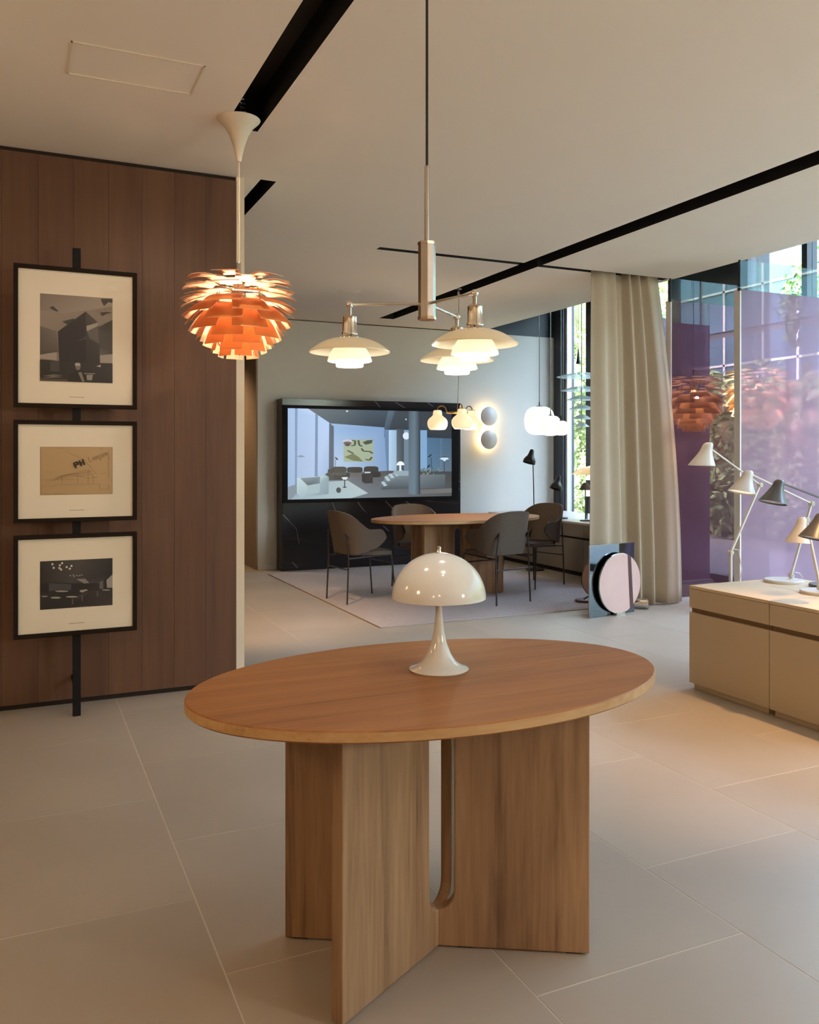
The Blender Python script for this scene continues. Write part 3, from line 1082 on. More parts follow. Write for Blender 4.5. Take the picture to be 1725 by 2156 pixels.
# ------------------------------------------------------------------ three-arm chandelier over the oval table
CH = Vector((1.015, 2.109, 0))
t = thing('three_arm_chandelier', 'chrome three-arm chandelier with tiered opal shades above the oval oak table', 'chandelier', (CH.x, CH.y, 1.683))
oct_ = [(.023 * math.cos(R(22.5 + 45 * k)) * 1.05, .023 * math.sin(R(22.5 + 45 * k)) * 1.05) for k in range(8)]
MB().extrude(oct_, lambda x, y, z: (x, y, z), 0, .208).build('body', M['steel'], t, bevel=.001)
MB().extrude([(x * 1.06, y * 1.06) for x, y in oct_], lambda x, y, z: (x, y, z), -.002, .006).extrude([(x * 1.06, y * 1.06) for x, y in oct_], lambda x, y, z: (x, y, z), .202, .210).build('end_cap', M['chrome'], t)
MB().lathe([(0, .209), (.0065, .209), (.0065, .418), (.004, .421), (0, .421)], 20).build('stem', M['steel'], t, smooth=True)
MB().tube([(0, 0, .42), (0, 0, ZC + .158 - 1.683)], .0038, 10).build('cord', M['black_metal'], t, smooth=True)
fwv = Vector((math.sin(R(24.531)), math.cos(R(24.531)), 0))
rtv = Vector((math.cos(R(24.531)), -math.sin(R(24.531)), 0))
zb = 1.7208 - 1.683
for ang in (183.9, 303.9, 63.9):
    e = rtv * (.211 * math.cos(R(ang))) + fwv * (.211 * math.sin(R(ang)))
    d = e.normalized()
    arm = MB().tube([d * .022 + Vector((0, 0, zb + .004)), e * .96 + Vector((0, 0, zb))], .0042, 12).build('arm', M['chrome'], t, smooth=True)
    MB().lathe([(0, -.0105), (.006, -.0086), (.0095, -.0045), (.0105, 0), (.0095, .0045), (.006, .0086), (0, .0105)], 20, (e.x, e.y, zb)).lathe([(0, -.03), (.0052, -.03), (.0052, -.008), (0, -.008)], 14, (e.x, e.y, zb)).build('ball_joint', M['chrome'], arm, smooth=True)
    sk = MB().lathe([(0, -.028), (.012, -.028), (.0195, -.034), (.0195, -.073), (.022, -.077), (.022, -.083), (.027, -.089), (.032, -.091), (.032, -.094), (0, -.094)], 28, (e.x, e.y, zb)).build('socket', M['chrome'], t, smooth=True)
    so = []
    for k in range(9):
        s = k / 8
        so.append((.026 + .084 * s, -.092 - .036 * s ** 2.0))
    si = [(r - .001, z - .003) for r, z in so[::-1]]
    MB().lathe(so + si, 44, (e.x, e.y, zb)).build('upper_shade', M['opal_top'], t, smooth=True)
    so = [(.030, -.110), (.038, -.113), (.047, -.123), (.055, -.137), (.0605, -.152), (.0605, -.155)]
    MB().lathe(so + [(r - .003, z - .001) for r, z in so[::-1]], 40, (e.x, e.y, zb)).build('middle_shade', M['opal_mid'], t, smooth=True)
    MB().lathe([(.034, -.138), (.037, -.140), (.0375, -.166), (.036, -.170), (0, -.170)], 36, (e.x, e.y, zb)).build('lower_shade', M['opal_low'], t, smooth=True)
    d_ = bpy.data.lights.new('lamp_bulb', 'POINT')
    d_.energy = 0.75
    d_.color = (1.0, .94, .86)
    d_.shadow_soft_size = .03
    lo = bpy.data.objects.new('lamp_bulb_light', d_)
    COL.objects.link(lo)
    lo.parent = t
    lo.location = (e.x, e.y, zb - .205)

# ================================================================== DISPLAY CABINETS ON THE RIGHT
def cabinet(label, x0, x1, y0, y1, ztop, mat, top_mat, front=True, sep=None):
    t = thing('display_cabinet', label, 'cabinet', ((x0 + x1) / 2, (y0 + y1) / 2, 0), group='beige display cabinets')
    w, d = (x1 - x0) / 2, (y1 - y0) / 2
    g = .002
    MB().box(-w + .02, w - .01, -d + .02, d - .02, 0, .05).build('plinth', mat, t)
    MB().box(-w + .02, w, -d + g, d - g, .05, ztop - .02).build('carcass', M['gap_brown'], t)
    MB().box(-w, -w + .02, -d + g, d - g, .032, .428).build('door', mat, t, bevel=.001)
    MB().box(-w + .02, w, d - .02, d - g, .05, .428).build('side_panel', mat, t)
    MB().box(-w, -w + .02, -d + g, d - g, .455, ztop - .018).build('drawer', mat, t, bevel=.001)
    MB().box(-w + .021, w, d - .018, d - g, .455, ztop - .018).build('side_panel', mat, t)
    MB().box(-w, w - g, -d + g, d - g, ztop - .016, ztop).build('top', top_mat, t, bevel=.001)
    return t


ZT = .578
cabinet('beige display cabinet at the far end of the front row, fully in view', 3.44, 3.83, 3.168, 3.735, ZT, M['laminate'], M['laminate_top'])
cabinet('beige display cabinet cut off by the picture edge, front row below the grey lamp', 3.44, 3.83, 2.60, 3.168, ZT, M['laminate'], M['laminate_top'])
cabinet('beige display cabinet in the back row carrying the white lamp base', 3.83, 4.22, 3.168, 3.735, ZT, M['laminate'], M['laminate_top'])
cabinet('beige display cabinet in the back row carrying the grey lamp base', 3.83, 4.22, 2.60, 3.168, ZT, M['laminate'], M['laminate_top'])


# ------------------------------------------------------------------ adjustable lamps
def hood(mb, j, rim_r, hgt, shear, direction, mi=0, tilt=0.0):
    """sheared bell with its neck at j; direction is the unit vector (xy) from rim towards the arm"""
    rows = [(1.0, 0.0), (.89, .12), (.71, .30), (.56, .48), (.46, .62), (.41, .74), (.39, .84), (.34, .92), (.23, .98), (0, 1.0)]
    seg = 28
    base = Vector(j) - Vector((direction[0], direction[1], 0)) * shear - Vector((0, 0, hgt * .80))
    rings = []
    for inner in (0, 1):
        for (r, h) in rows:
            rr = max(0, rim_r * r - (.002 if inner else 0))
            zc = hgt * h - (.002 if inner and h > .9 else 0)
            cx = base + Vector((direction[0], direction[1], 0)) * (shear * 1.30 * h ** 1.1) + Vector((0, 0, zc))
            rings.append([cx + Vector((rr * math.cos(2 * math.pi * k / seg), rr * math.sin(2 * math.pi * k / seg), 0)) for k in range(seg)])
    dv = Vector((direction[0], direction[1], 0))
    vs = [tuple(p - Vector((0, 0, tilt * (p - base).dot(dv)))) for rg in rings for p in rg]
    fs = []
    n = len(rows)
    for q in range(n - 1):
        for k in range(seg):
            k2 = (k + 1) % seg
            fs.append((q * seg + k, q * seg + k2, (q + 1) * seg + k2, (q + 1) * seg + k))
            fs.append(((n + q) * seg + k2, (n + q) * seg + k, (n + q + 1) * seg + k, (n + q + 1) * seg + k2))
    for k in range(seg):
        k2 = (k + 1) % seg
        fs.append((k2, k, n * seg + k, n * seg + k2))
    mb.add(vs, fs, mi)
    return base


def task_lamp(label, mat, hj, elbow, knee, base, rim_r=.076, hgt=.14, shear=.045, bar=.011, base_r=.095, foot='disc', glow=None, cable=True, tilt=.05):
    b = Vector(base)
    t = thing('adjustable_lamp', label, 'desk lamp', tuple(b), group='adjustable lamps on the display cabinets')
    hj, el, kn = Vector(hj) - b, Vector(elbow) - b, Vector(knee) - b
    dr = Vector((el.x - hj.x, el.y - hj.y, 0))
    dr = dr.normalized() if dr.length > 1e-3 else Vector((1, 0, 0))
    mb = MB()
    hb = hood(mb, hj, rim_r, hgt, shear, (dr.x, dr.y), tilt=tilt)
    sh = mb.build('lamp_shade', mat, t, smooth=True, fix=False)
    dv = [(hb + Vector((rim_r * .84 * math.cos(2 * math.pi * k / 24), rim_r * .84 * math.sin(2 * math.pi * k / 24), .006))) for k in range(24)]
    dv = [p - Vector((0, 0, tilt * (p - hb).dot(dr))) for p in dv]
    MB().add([tuple(p) for p in dv] + [tuple(p + Vector((0, 0, .004))) for p in dv], [tuple(range(23, -1, -1)), tuple(range(24, 48))] + [(k, (k + 1) % 24, (k + 1) % 24 + 24, k + 24) for k in range(24)]).build('diffuser', M['opal_mid'] if glow else M['white_gloss'], sh)
    MB().bar(hj, el + (el - hj).normalized() * .02, bar * .7, bar).build('upper_arm', mat, t)
    MB().bar(el, kn, bar, bar * 1.1).build('lower_arm', mat, t)
    for p, r in ((el, .013), (kn, .013)):
        jm = MB()
        jm.tube([p + Vector((0, -.014, 0)), p + Vector((0, .014, 0))], r, 18)
        j = jm.build('joint', mat, t, smooth=True)
        MB().tube([p + Vector((0, -.0155, 0)), p + Vector((0, -.0138, 0))], r * .6, 14).build('joint_cap', M['steel'], j)
    if foot == 'disc':
        MB().lathe([(0, 0), (base_r, 0), (base_r, .012), (base_r - .004, .016), (0, .017)], 48).build('base', mat, t, smooth=True)
        MB().tube([(kn.x, kn.y, .016), kn], .007, 10).build('post', mat, t)
    else:
        MB().bar((kn.x, kn.y, 0.014), kn, .016, .016).build('post', mat, t)
        MB().lathe([(0, 0), (base_r, 0), (base_r, .012), (base_r - .004, .016), (0, .017)], 48, (kn.x, kn.y, 0)).build('base', mat, t, smooth=True)
    if cable:
        c0 = kn + Vector((.012, -.012, .0))
        MB().tube([c0 + Vector((0, 0, .02)), c0 + Vector((.03, -.01, .015)), c0 + Vector((.045, -.02, -.012 if foot == 'disc' else -.1)), c0 + Vector((.03, -.016, -.024 if foot == 'disc' else -.2))], .0025, 6).build('cable', mat, t, smooth=True)
    return t


task_lamp('white adjustable floor lamp standing behind the cabinets, highest shade', M['lamp_white'], (3.781, 3.95, 1.365), (4.212, 3.95, 1.126), (3.968, 3.95, .716), (3.968, 3.95, 0), rim_r=.080, hgt=.145, foot='floor', base_r=.12, glow=True)
task_lamp('white adjustable desk lamp with shade tilted just below the highest one', M['lamp_white'], (3.744, 3.60, 1.213), (4.248, 3.60, 1.027), (4.082, 3.60, .612), (4.023, 3.60, ZT + .0006), rim_r=.074, base_r=.108, glow=True, tilt=.25)
task_lamp('grey adjustable desk lamp with long dark arm reaching out of the picture', M['lamp_grey'], (3.762, 3.40, 1.165), (4.36, 3.40, .99), (4.12, 3.36, .612), (4.10, 3.35, ZT + .0006), rim_r=.074, base_r=.11, tilt=.25)
task_lamp('white adjustable desk lamp with low shade and thick white leg', M['lamp_white'], (3.703, 3.20, .966), (3.738, 3.20, .975), (3.842, 3.20, .612), (3.872, 3.22, ZT + .0006), rim_r=.062, hgt=.135, shear=.03, base_r=.105, tilt=.08)
task_lamp('grey adjustable desk lamp with low shade cut off by the picture edge', M['lamp_grey'], (3.604, 3.00, 1.012), (3.804, 3.00, 0.992), (3.904, 3.00, .612), (3.894, 2.98, ZT + .0006), rim_r=.074, base_r=.11, tilt=.25)

# ================================================================== BACK ROOM
# rug
rg = MB().box(2.49, 5.05, 5.985, 9.20, 0.0005, .009).build('rug', M['rug'], bevel=.003)
tag(rg, 'large pale mauve rug under the dining table and chairs', 'rug')

# marble slab and television
mbk = MB().box(2.70, 4.977, 9.38, YB - .013, 0, 1.957).build('marble_slab', M['marble'], bevel=.003)
tag(mbk, 'black veined marble slab standing against the back wall', 'marble slab')
SV = []
for pl in [[(0.598, 0.765), (0.639, 0.665)], [(0.912, 0.765), (0.986, 0.667), (1.026, 0.638)], [(1.267, 0.767), (1.378, 0.657)], [(1.532, 0.758), (1.588, 0.72)], [(1.133, 1.951), (1.197, 1.881)], [(1.393, 1.948), (1.52, 1.883)], [(1.823, 1.952), (1.897, 1.908)], [(0.004, 1.0), (0.019, 0.964)],
           [(0.01, 0.64), (0.076, 0.573), (0.168, 0.473), (0.198, 0.307)], [(2.191, 1.042), (2.27, 0.98)], [(2.191, 0.948), (2.27, 0.886)], [(1.236, 0.474), (1.31, 0.409)], [(0.118, 0.099), (0.182, 0.029)], [(0.54, 0.157), (0.644, 0.18)], [(1.7, .62), (1.78, .5), (1.8, .42)], [(1.95, .3), (2.1, .16)]]:
    for k, q in enumerate(stroke([(p[0] / 2.277, p[1] / 1.957) for p in pl], .0022)):
        SV.append((q, (150, 148, 146) if k == 0 else (92, 90, 92)))
picture('vein_inlay', SV, 2.277, 1.957, M['print'], mbk, (2.70, 9.3795, 0), eps=.00001)
tv = thing('television', 'wide television on the black marble slab showing a living room', 'television', (2.695, 9.33, .775))
MB().box(0, 2.235, 0, .05, 0, 1.105).build('bezel', M['matt_black'], tv, bevel=.004)


def T(x, y):
    u = (x - 30) / 1610.0
    top = 48 + 35 * u
    bot = 937 - 25 * u
    return (u, 1 - (y - top) / (bot - top))


def TP(*pts):
    return [T(*p) for p in pts]


S = []
S.append((rect(0, 0, 1, 1), [(120, 150, 185), (100, 110, 118), (120, 150, 180), (150, 180, 215)]))
S.append((TP((450, 225), (950, 235), (990, 670), (450, 640)), [(130, 165, 205), (120, 150, 190), (120, 150, 185), (165, 185, 210)]))
S.append((TP((215, 46), (990, 60), (945, 235), (420, 195)), [(84, 96, 104), (60, 76, 88), (44, 56, 66), (58, 74, 86)]))
S.append((TP((985, 60), (1645, 60), (1645, 345), (1380, 335), (1380, 262), (990, 258)), [(60, 70, 78), (34, 40, 48), (40, 46, 54), (40, 46, 54), (44, 52, 60), (50, 58, 66)]))
S.append((TP((30, 46), (215, 48), (415, 190), (410, 700), (280, 715), (110, 815), (30, 815)), [(150, 175, 210), (175, 195, 225), (165, 190, 225), (140, 165, 200), (160, 180, 210), (150, 170, 200), (140, 165, 200)]))
S.append((TP((95, 46), (118, 46), (112, 810), (95, 810)), (110, 135, 170)))
S.append((TP((282, 100), (306, 115), (303, 715), (276, 715)), (104, 128, 160)))
S.append((TP((412, 190), (455, 225), (455, 640), (408, 700)), (66, 82, 102)))
S.append((TP((985, 60), (1055, 66), (965, 330), (945, 330), (945, 235)), [(86, 104, 120), (74, 92, 108), (60, 76, 92), (50, 66, 82), (70, 88, 104)]))
S.append((TP((945, 255), (990, 258), (990, 670), (970, 670)), (96, 124, 156)))
S.append((TP((990, 262), (1068, 265), (1068, 700), (990, 690)), [(170, 200, 225), (140, 172, 200), (150, 175, 195), (170, 195, 215)]))
S.append((TP((1068, 250), (1142, 250), (1142, 665), (1068, 665)), [(78, 90, 98), (58, 66, 74), (60, 68, 76), (90, 102, 110)]))
S.append((TP((1142, 290), (1195, 290), (1195, 665), (1142, 665)), (104, 124, 140)))
S.append((TP((1308, 262), (1380, 262), (1380, 645), (1308, 645)), (120, 158, 192)))
S.append((TP((1380, 335), (1645, 345), (1645, 680), (1380, 680)), [(70, 104, 136), (64, 88, 110), (86, 104, 118), (84, 116, 144)]))
S.append((TP((1525, 340), (1530, 340), (1530, 670), (1525, 670)), (104, 130, 150)))
# floor, rug
S.append((TP((30, 815), (410, 690), (990, 660), (1645, 670), (1645, 920), (30, 940)), [(120, 132, 142), (84, 88, 92), (78, 76, 76), (58, 60, 64), (78, 78, 78), (120, 134, 144)]))
S.append((TP((380, 765), (590, 755), (785, 880), (620, 938), (60, 938), (130, 850)), [(150, 168, 174), (160, 178, 182), (168, 186, 190), (160, 180, 188), (140, 160, 172), (130, 148, 160)]))
# painting with generic dark strokes
S.append((TP((548, 352), (835, 354), (835, 572), (548, 570)), (150, 164, 140)))
for pl in ([(590, 360), (660, 365), (655, 410), (620, 415)], [(690, 360), (700, 410), (730, 420)], [(720, 440), (740, 468), (800, 470), (830, 490)], [(585, 460), (640, 490)], [(760, 548), (800, 556), (822, 525)]):
    for q in stroke([T(*p) for p in pl], .012):
        S.append((q, (62, 72, 58)))
S.append((TP((555, 525), (640, 490), (700, 530), (735, 570), (640, 560)), (104, 112, 78)))
S.append((TP((730, 380), (780, 360), (830, 358), (820, 390), (760, 405)), (64, 74, 62)))
# layered lamp in the painting's corner
for (x, y, rx, ry, c) in ((585, 370, 48, 18, (180, 186, 190)), (585, 388, 40, 16, (100, 84, 84)), (585, 405, 26, 14, (70, 60, 64))):
    S.append(([T(*p) for p in ell(x, y, rx, ry, 12)], c))
# sofa
for (x, y, rx, ry, c) in ((505, 648, 72, 30, (58, 58, 54)), (655, 650, 76, 28, (50, 50, 48)), (815, 652, 72, 36, (54, 54, 52)), (430, 662, 32, 20, (48, 48, 46)), (395, 712, 40, 22, (44, 44, 42)),
                          (440, 712, 60, 38, (60, 60, 56)), (505, 710, 52, 38, (52, 52, 50)), (560, 702, 50, 28, (46, 46, 44)), (505, 690, 70, 14, (74, 72, 66)), (850, 696, 60, 28, (46, 46, 46))):
    S.append(([T(*p) for p in soft_box(x, y, rx, ry)], c))
for x in (470, 540):
    for q in stroke([T(x, 685), T(x, 745)], .003):
        S.append((q, (36, 36, 34)))
S.append((TP((620, 685), (720, 680), (725, 715), (600, 720)), (96, 92, 88)))
S.append((TP((722, 690), (830, 690), (830, 780), (755, 785), (725, 765)), [(40, 40, 42), (60, 58, 56), (46, 46, 46), (50, 50, 50), (36, 36, 38)]))
S.append((TP((752, 670), (808, 670), (808, 682), (752, 682)), (200, 206, 208)))
# armchair
S.append((TP((112, 725), (330, 712), (365, 690), (408, 720), (405, 885), (150, 918), (112, 870)), [(176, 196, 200), (170, 190, 194), (160, 182, 186), (130, 150, 158), (120, 140, 150), (150, 170, 178), (166, 188, 194)]))
S.append((TP((140, 728), (325, 716), (322, 785), (210, 800)), [(120, 134, 140), (110, 126, 134), (96, 112, 120), (70, 84, 92)]))
S.append((TP((210, 800), (325, 780), (320, 870), (215, 890)), (150, 170, 176)))
# small tables and lamps
for pl, w in (([(558, 745), (558, 820)], .006), ([(1422, 530), (1427, 640)], .004), ([(1562, 560), (1562, 690)], .004), ([(1105, 605), (1105, 660)], .012), ([(468, 548), (468, 620)], .003)):
    for q in stroke([T(*p) for p in pl], w):
        S.append((q, (40, 44, 48) if w < .01 else (216, 226, 232)))
S.append(([T(*p) for p in ell(558, 820, 20, 6, 12)], (34, 36, 40)))
S.append((TP((525, 722), (590, 720), (575, 745), (545, 745)), (206, 214, 216)))
S.append(([T(*p) for p in ell(500, 848, 24, 28, 10)], (60, 66, 66)))
S.append((TP((462, 525), (475, 525), (500, 550), (480, 552)), (30, 34, 42)))
# stairs
S.append((TP((915, 845), (910, 775), (945, 750), (945, 715), (985, 700), (1050, 672), (1195, 665), (1195, 835)), [(70, 78, 84), (120, 134, 142), (110, 124, 132), (120, 134, 142), (130, 144, 152), (140, 154, 160), (120, 134, 140), (70, 80, 86)]))
for (x, y) in ((912, 770), (945, 720), (985, 692), (1035, 672)):
    S.append((TP((x, y), (x + 30, y - 4), (x + 62, y + 36), (x + 30, y + 44)), (166, 186, 196)))
S.append((TP((1030, 672), (1050, 662), (1195, 662), (1195, 710), (1088, 710)), (140, 158, 168)))
dome = [T(1068 + 0, 608)] + [T(1107 + 39 * math.cos(R(180 - k * 15)), 606 - 38 * math.sin(R(180 - k * 15))) for k in range(13)]
S.append((dome, (226, 236, 244)))
S.append((TP((1085, 662), (1128, 662), (1115, 650), (1100, 650)), (200, 212, 220)))
S.append(([T(*p) for p in ell(1165, 318, 35, 36, 20)], (206, 220, 232)))
# big column, planter
S.append((TP((1190, 60), (1250, 60), (1250, 898), (1190, 890)), [(70, 86, 96), (92, 110, 122), (100, 120, 134), (96, 112, 124)]))
S.append((TP((1250, 60), (1310, 60), (1310, 890), (1250, 898)), [(92, 110, 122), (34, 40, 48), (40, 46, 54), (100, 120, 134)]))
S.append((TP((1308, 700), (1572, 698), (1568, 830), (1308, 836)), [(110, 120, 126), (90, 100, 106), (70, 78, 84), (84, 94, 100)]))
rr = random.Random(4)
for k in range(46):
    x = rr.uniform(1315, 1535)
    y = rr.uniform(640, 698)
    a = rr.uniform(.3, 2.8)
    l = rr.uniform(14, 34)
    S.append((TP((x, y), (x + l * math.cos(a) + 5, y - l * math.sin(a) * .8), (x + 10, y + 6)), rr.choice([(110, 130, 110), (66, 84, 74), (140, 156, 130), (50, 64, 60)])))
S.append((TP((1385, 525), (1425, 495), (1428, 506), (1402, 530)), (28, 34, 46)))
S.append((TP((1375, 630), (1405, 595), (1410, 610), (1395, 634)), (28, 34, 46)))
S.append((TP((1508, 545), (1540, 532), (1590, 532), (1612, 546), (1580, 556), (1562, 572), (1545, 556)), (196, 214, 228)))
S.append((TP((1540, 524), (1585, 524), (1585, 531), (1540, 531)), (30, 36, 44)))
S.append((TP((1308, 850), (1645, 835), (1645, 880), (1308, 890)), (104, 104, 104)))
S.append(([T(*p) for p in ell(580, 76, 12, 8, 8)], (200, 210, 216)))
S.append(([T(*p) for p in ell(1162, 156, 8, 9, 8)], (190, 200, 206)))
S.append((TP((105, 518), (150, 505), (188, 520), (150, 526)), (110, 132, 158)))
picture('screen', S, 2.075, 1.03, M['screen'], tv, (.055, -.0012, .038), eps=.00004)

# round wall lamps
for z, nm in ((1.812, 'round pale disc wall lamp, the upper of two glowing on the back wall'), (1.513, 'round pale disc wall lamp, the lower of two glowing on the back wall')):
    t = thing('wall_lamp', nm, 'wall lamp', (5.468, YB, z), group='disc wall lamps')
    mb = MB().lathe([(0, 0), (.06, .0), (.118, .008), (.122, .014), (.118, .018), (.05, .045), (0, .052)], 44)
    o = mb.build('disc', M['lamp_white'], t, smooth=True)
    o.rotation_euler = (R(90), 0, 0)
    o.location = (0, -.075, 0)
    o2 = MB().lathe([(0, 0), (.05, 0), (.05, .073), (0, .073)], 32).build('light_ring', M['halo_ring'], t, smooth=True)
    o2.rotation_euler = (R(90), 0, 0)
    o2.location = (0, -.001, 0)

# ------------------------------------------------------------------ dining chairs
def dining_chair(label, loc, rz):
    t = thing('dining_chair', label, 'chair', loc, rz, 'upholstered dining chairs')
    # seat pad: rounded slab, slightly dished
    nu, nv = 12, 12
    vs, fs = [], []
    for side in (1, 0):
        for i in range(nv + 1):
            for j in range(nu + 1):
                a, b = j / nu * 2 - 1, i / nv * 2 - 1
                x = a * math.sqrt(1 - b * b * .35)
                y = b * math.sqrt(1 - a * a * .35)
                hx = .225 if b > 0 else .225 - .03 * abs(b)
                z = .452 - .010 * (1 - a * a) * (1 - b * b) + (.012 * max(0, b) ** 2 * -1)
                if not side:
                    z -= .034
                vs.append((x * hx, .02 + y * .225, z))
    n1 = (nu + 1) * (nv + 1)
    for i in range(nv):
        for j in range(nu):
            q = [i * (nu + 1) + j, i * (nu + 1) + j + 1, (i + 1) * (nu + 1) + j + 1, (i + 1) * (nu + 1) + j]
            fs.append(tuple(q))
            fs.append(tuple(k + n1 for k in q[::-1]))
    rim = [j for j in range(nu)] + [i * (nu + 1) + nu for i in range(nv)] + [nv * (nu + 1) + nu - j for j in range(nu)] + [(nv - i) * (nu + 1) for i in range(nv)]
    for a, b in zip(rim, rim[1:] + rim[:1]):
        fs.append((a, a + n1, b + n1, b))
    MB().add(vs, fs).build('seat', M['fabric'], t, smooth=True)

    def ss(a, lo, hi):
        q = min(1, max(0, (a - lo) / (hi - lo)))
        return q * q * (3 - 2 * q)
    # wrap-around back shell
    nu, nv = 48, 12
    vs, fs = [], []
    half = .50
    for side in (0, 1):
        for i in range(nv + 1):
            for j in range(nu + 1):
                u = j / nu * 2 - 1
                a = abs(u)
                top = .812 - .012 * (a / .3) ** 4 * (a < .3) - (.012 if a >= .3 else 0)
                top = .812 - .02 * min(1, a / .34) ** 3 - .145 * ss(a, .30, .66) - .085 * max(0, (a - .86) / .14) ** 2
                bot = .425 + .05 * ss(a, .35, .8) + .10 * max(0, (a - .70) / .30) ** 2
                v = i / nv
                z = bot + (top - bot) * v
                s = a * half
                off = .012 if side else -.008
                if s <= .11:
                    x, y, nx, ny = s, -.205, 0, -1
                elif s <= .11 + .115 * math.pi / 2:
                    th = (s - .11) / .115
                    x, y, nx, ny = .11 + .115 * math.sin(th), -.09 - .115 * math.cos(th), math.sin(th), -math.cos(th)
                else:
                    x, y, nx, ny = .225, -.09 + (s - .11 - .115 * math.pi / 2), 1, 0
                x += nx * off
                y += ny * off
                lean = 1 - ss(a, .15, .62)
                y -= (.20 * lean + .03) * (z - .42)
                x += .10 * (1 - lean) * (z - .45)
                vs.append((x * (1 if u >= 0 else -1), y, z))
    n1 = (nu + 1) * (nv + 1)
    for i in range(nv):
        for j in range(nu):
            q = [i * (nu + 1) + j, i * (nu + 1) + j + 1, (i + 1) * (nu + 1) + j + 1, (i + 1) * (nu + 1) + j]
            fs.append(tuple(q))
            fs.append(tuple(k + n1 for k in q[::-1]))
    rim = [j for j in range(nu)] + [i * (nu + 1) + nu for i in range(nv)] + [nv * (nu + 1) + nu - j for j in range(nu)] + [(nv - i) * (nu + 1) for i in range(nv)]
    for a, b in zip(rim, rim[1:] + rim[:1]):
        fs.append((a, a + n1, b + n1, b))
    MB().add(vs, fs).build('backrest', M['fabric'], t, smooth=True)
    r = .0075
    for sx in (-1, 1):
        top = (sx * .165, -.262, .625)
        MB().tube([top, (sx * .19, -.245, .40), (sx * .195, -.262, 0)], r, 8).build('leg', M['dark_metal'], t, smooth=True)
        MB().tube([(sx * .20, .185, .415), (sx * .215, .225, 0)], r, 8).build('leg', M['dark_metal'], t, smooth=True)
        MB().tube([top, (sx * .192, -.10, .412)], r * .9, 8).build('back_strut', M['dark_metal'], t, smooth=True)
        MB().tube([(sx * .19, -.245, .395), (sx * .20, .185, .412)], r * .9, 8).build('seat_rail', M['dark_metal'], t, smooth=True)
    MB().tube([(-.193, -.252, .30), (.193, -.252, .30)], r * .8, 8).build('stretcher', M['dark_metal'], t, smooth=True)
    MB().tube([(-.206, .197, .33), (.206, .197, .33)], r * .8, 8).build('stretcher', M['dark_metal'], t, smooth=True)
    return t


ch = dining_chair('grey-brown upholstered chair seen from the side at the oval dining table, before the marble', (2.83, 7.23, .0), R(-82))
copy_thing(ch, 'grey-brown upholstered chair with its back to the viewer, beside the white dome lamp', (3.90, 6.70, .0), R(10))
copy_thing(ch, 'grey-brown upholstered chair next to the window bench', (4.69, 7.30, .0), R(108))
copy_thing(ch, 'grey-brown upholstered chair behind the oval dining table, facing the viewer', (3.58, 7.56, .0), R(182))
for o in list(COL.objects):
    if o.name.startswith('dining_chair'):
        o.location.z = .0108

# ------------------------------------------------------------------ ring pendant with three opal shades
rc = fwv * 8.24 + rtv * .46
t = thing('ring_chandelier', 'brass ring pendant with three bell-shaped opal shades above the dining table', 'chandelier', (rc.x, rc.y, 1.722), group=None)
hook = Vector((3.851 - rc.x, 7.297 - rc.y, ZC + .158 - 1.722))
MB().tube([hook, hook + Vector((.0, 0, -.6)), hook + Vector((.0, 0, -.9)), Vector((hook.x * .9, hook.y * .9, .35)), Vector((hook.x * .5, hook.y * .5, .12)), (0, 0, .01)], .0035, 8).build('cord', M['steel'], t, smooth=True)
MB().lathe([(0, 0), (.012, 0), (.012, .05), (.03, .055), (.03, .065), (.008, .07), (.008, .2), (0, .2)], 16, (hook.x, hook.y, ZC - .04 - 1.722)).build('ceiling_hook', M['steel'], t, smooth=True)
ring_pts = [(.10 * math.cos(2 * math.pi * k / 32), .10 * math.sin(2 * math.pi * k / 32), 0) for k in range(33)]
MB().tube(ring_pts, .008, 8, caps=False).build('ring', M['brass'], t, smooth=True)
MB().tube([(-.1, 0, 0), (.1, 0, 0)], .006, 8).build('ring_bar', M['brass'], t, smooth=True)
for ang in (160, 280, 40):
    e = rtv * math.cos(R(ang)) + fwv * math.sin(R(ang))
    pts = [e * .10, e * .12 + Vector((0, 0, .05)), e * .145 + Vector((0, 0, .068)), e * .175 + Vector((0, 0, .068)), e * .197 + Vector((0, 0, .05)), e * .20 + Vector((0, 0, .02))]
    MB().tube(pts, .006, 8).build('arm', M['brass'], t, smooth=True)
    c = e * .20
    pr = [(0, .028), (.030, .027), (.040, .022), (.043, .005), (.046, -.022), (.060, -.036), (.083, -.054), (.097, -.078), (.100, -.100), (.095, -.128), (.085, -.148), (.074, -.160), (.070, -.162), (0, -.158)]
    MB().lathe(pr, 36, (c.x, c.y, c.z)).build('shade', M['opal_warm'], t, smooth=True)
    MB().lathe([(0, .026), (.030, .026), (.028, .032), (0, .033)], 24, (c.x, c.y, c.z)).build('shade_cap', M['brass'], t, smooth=True)
d_ = bpy.data.lights.new('lamp_bulb', 'POINT')
d_.energy = 14
d_.color = WARM2
d_.shadow_soft_size = .1
lo = bpy.data.objects.new('lamp_bulb_light', d_)
COL.objects.link(lo)
lo.parent = t
lo.location = (0, 0, -.28)

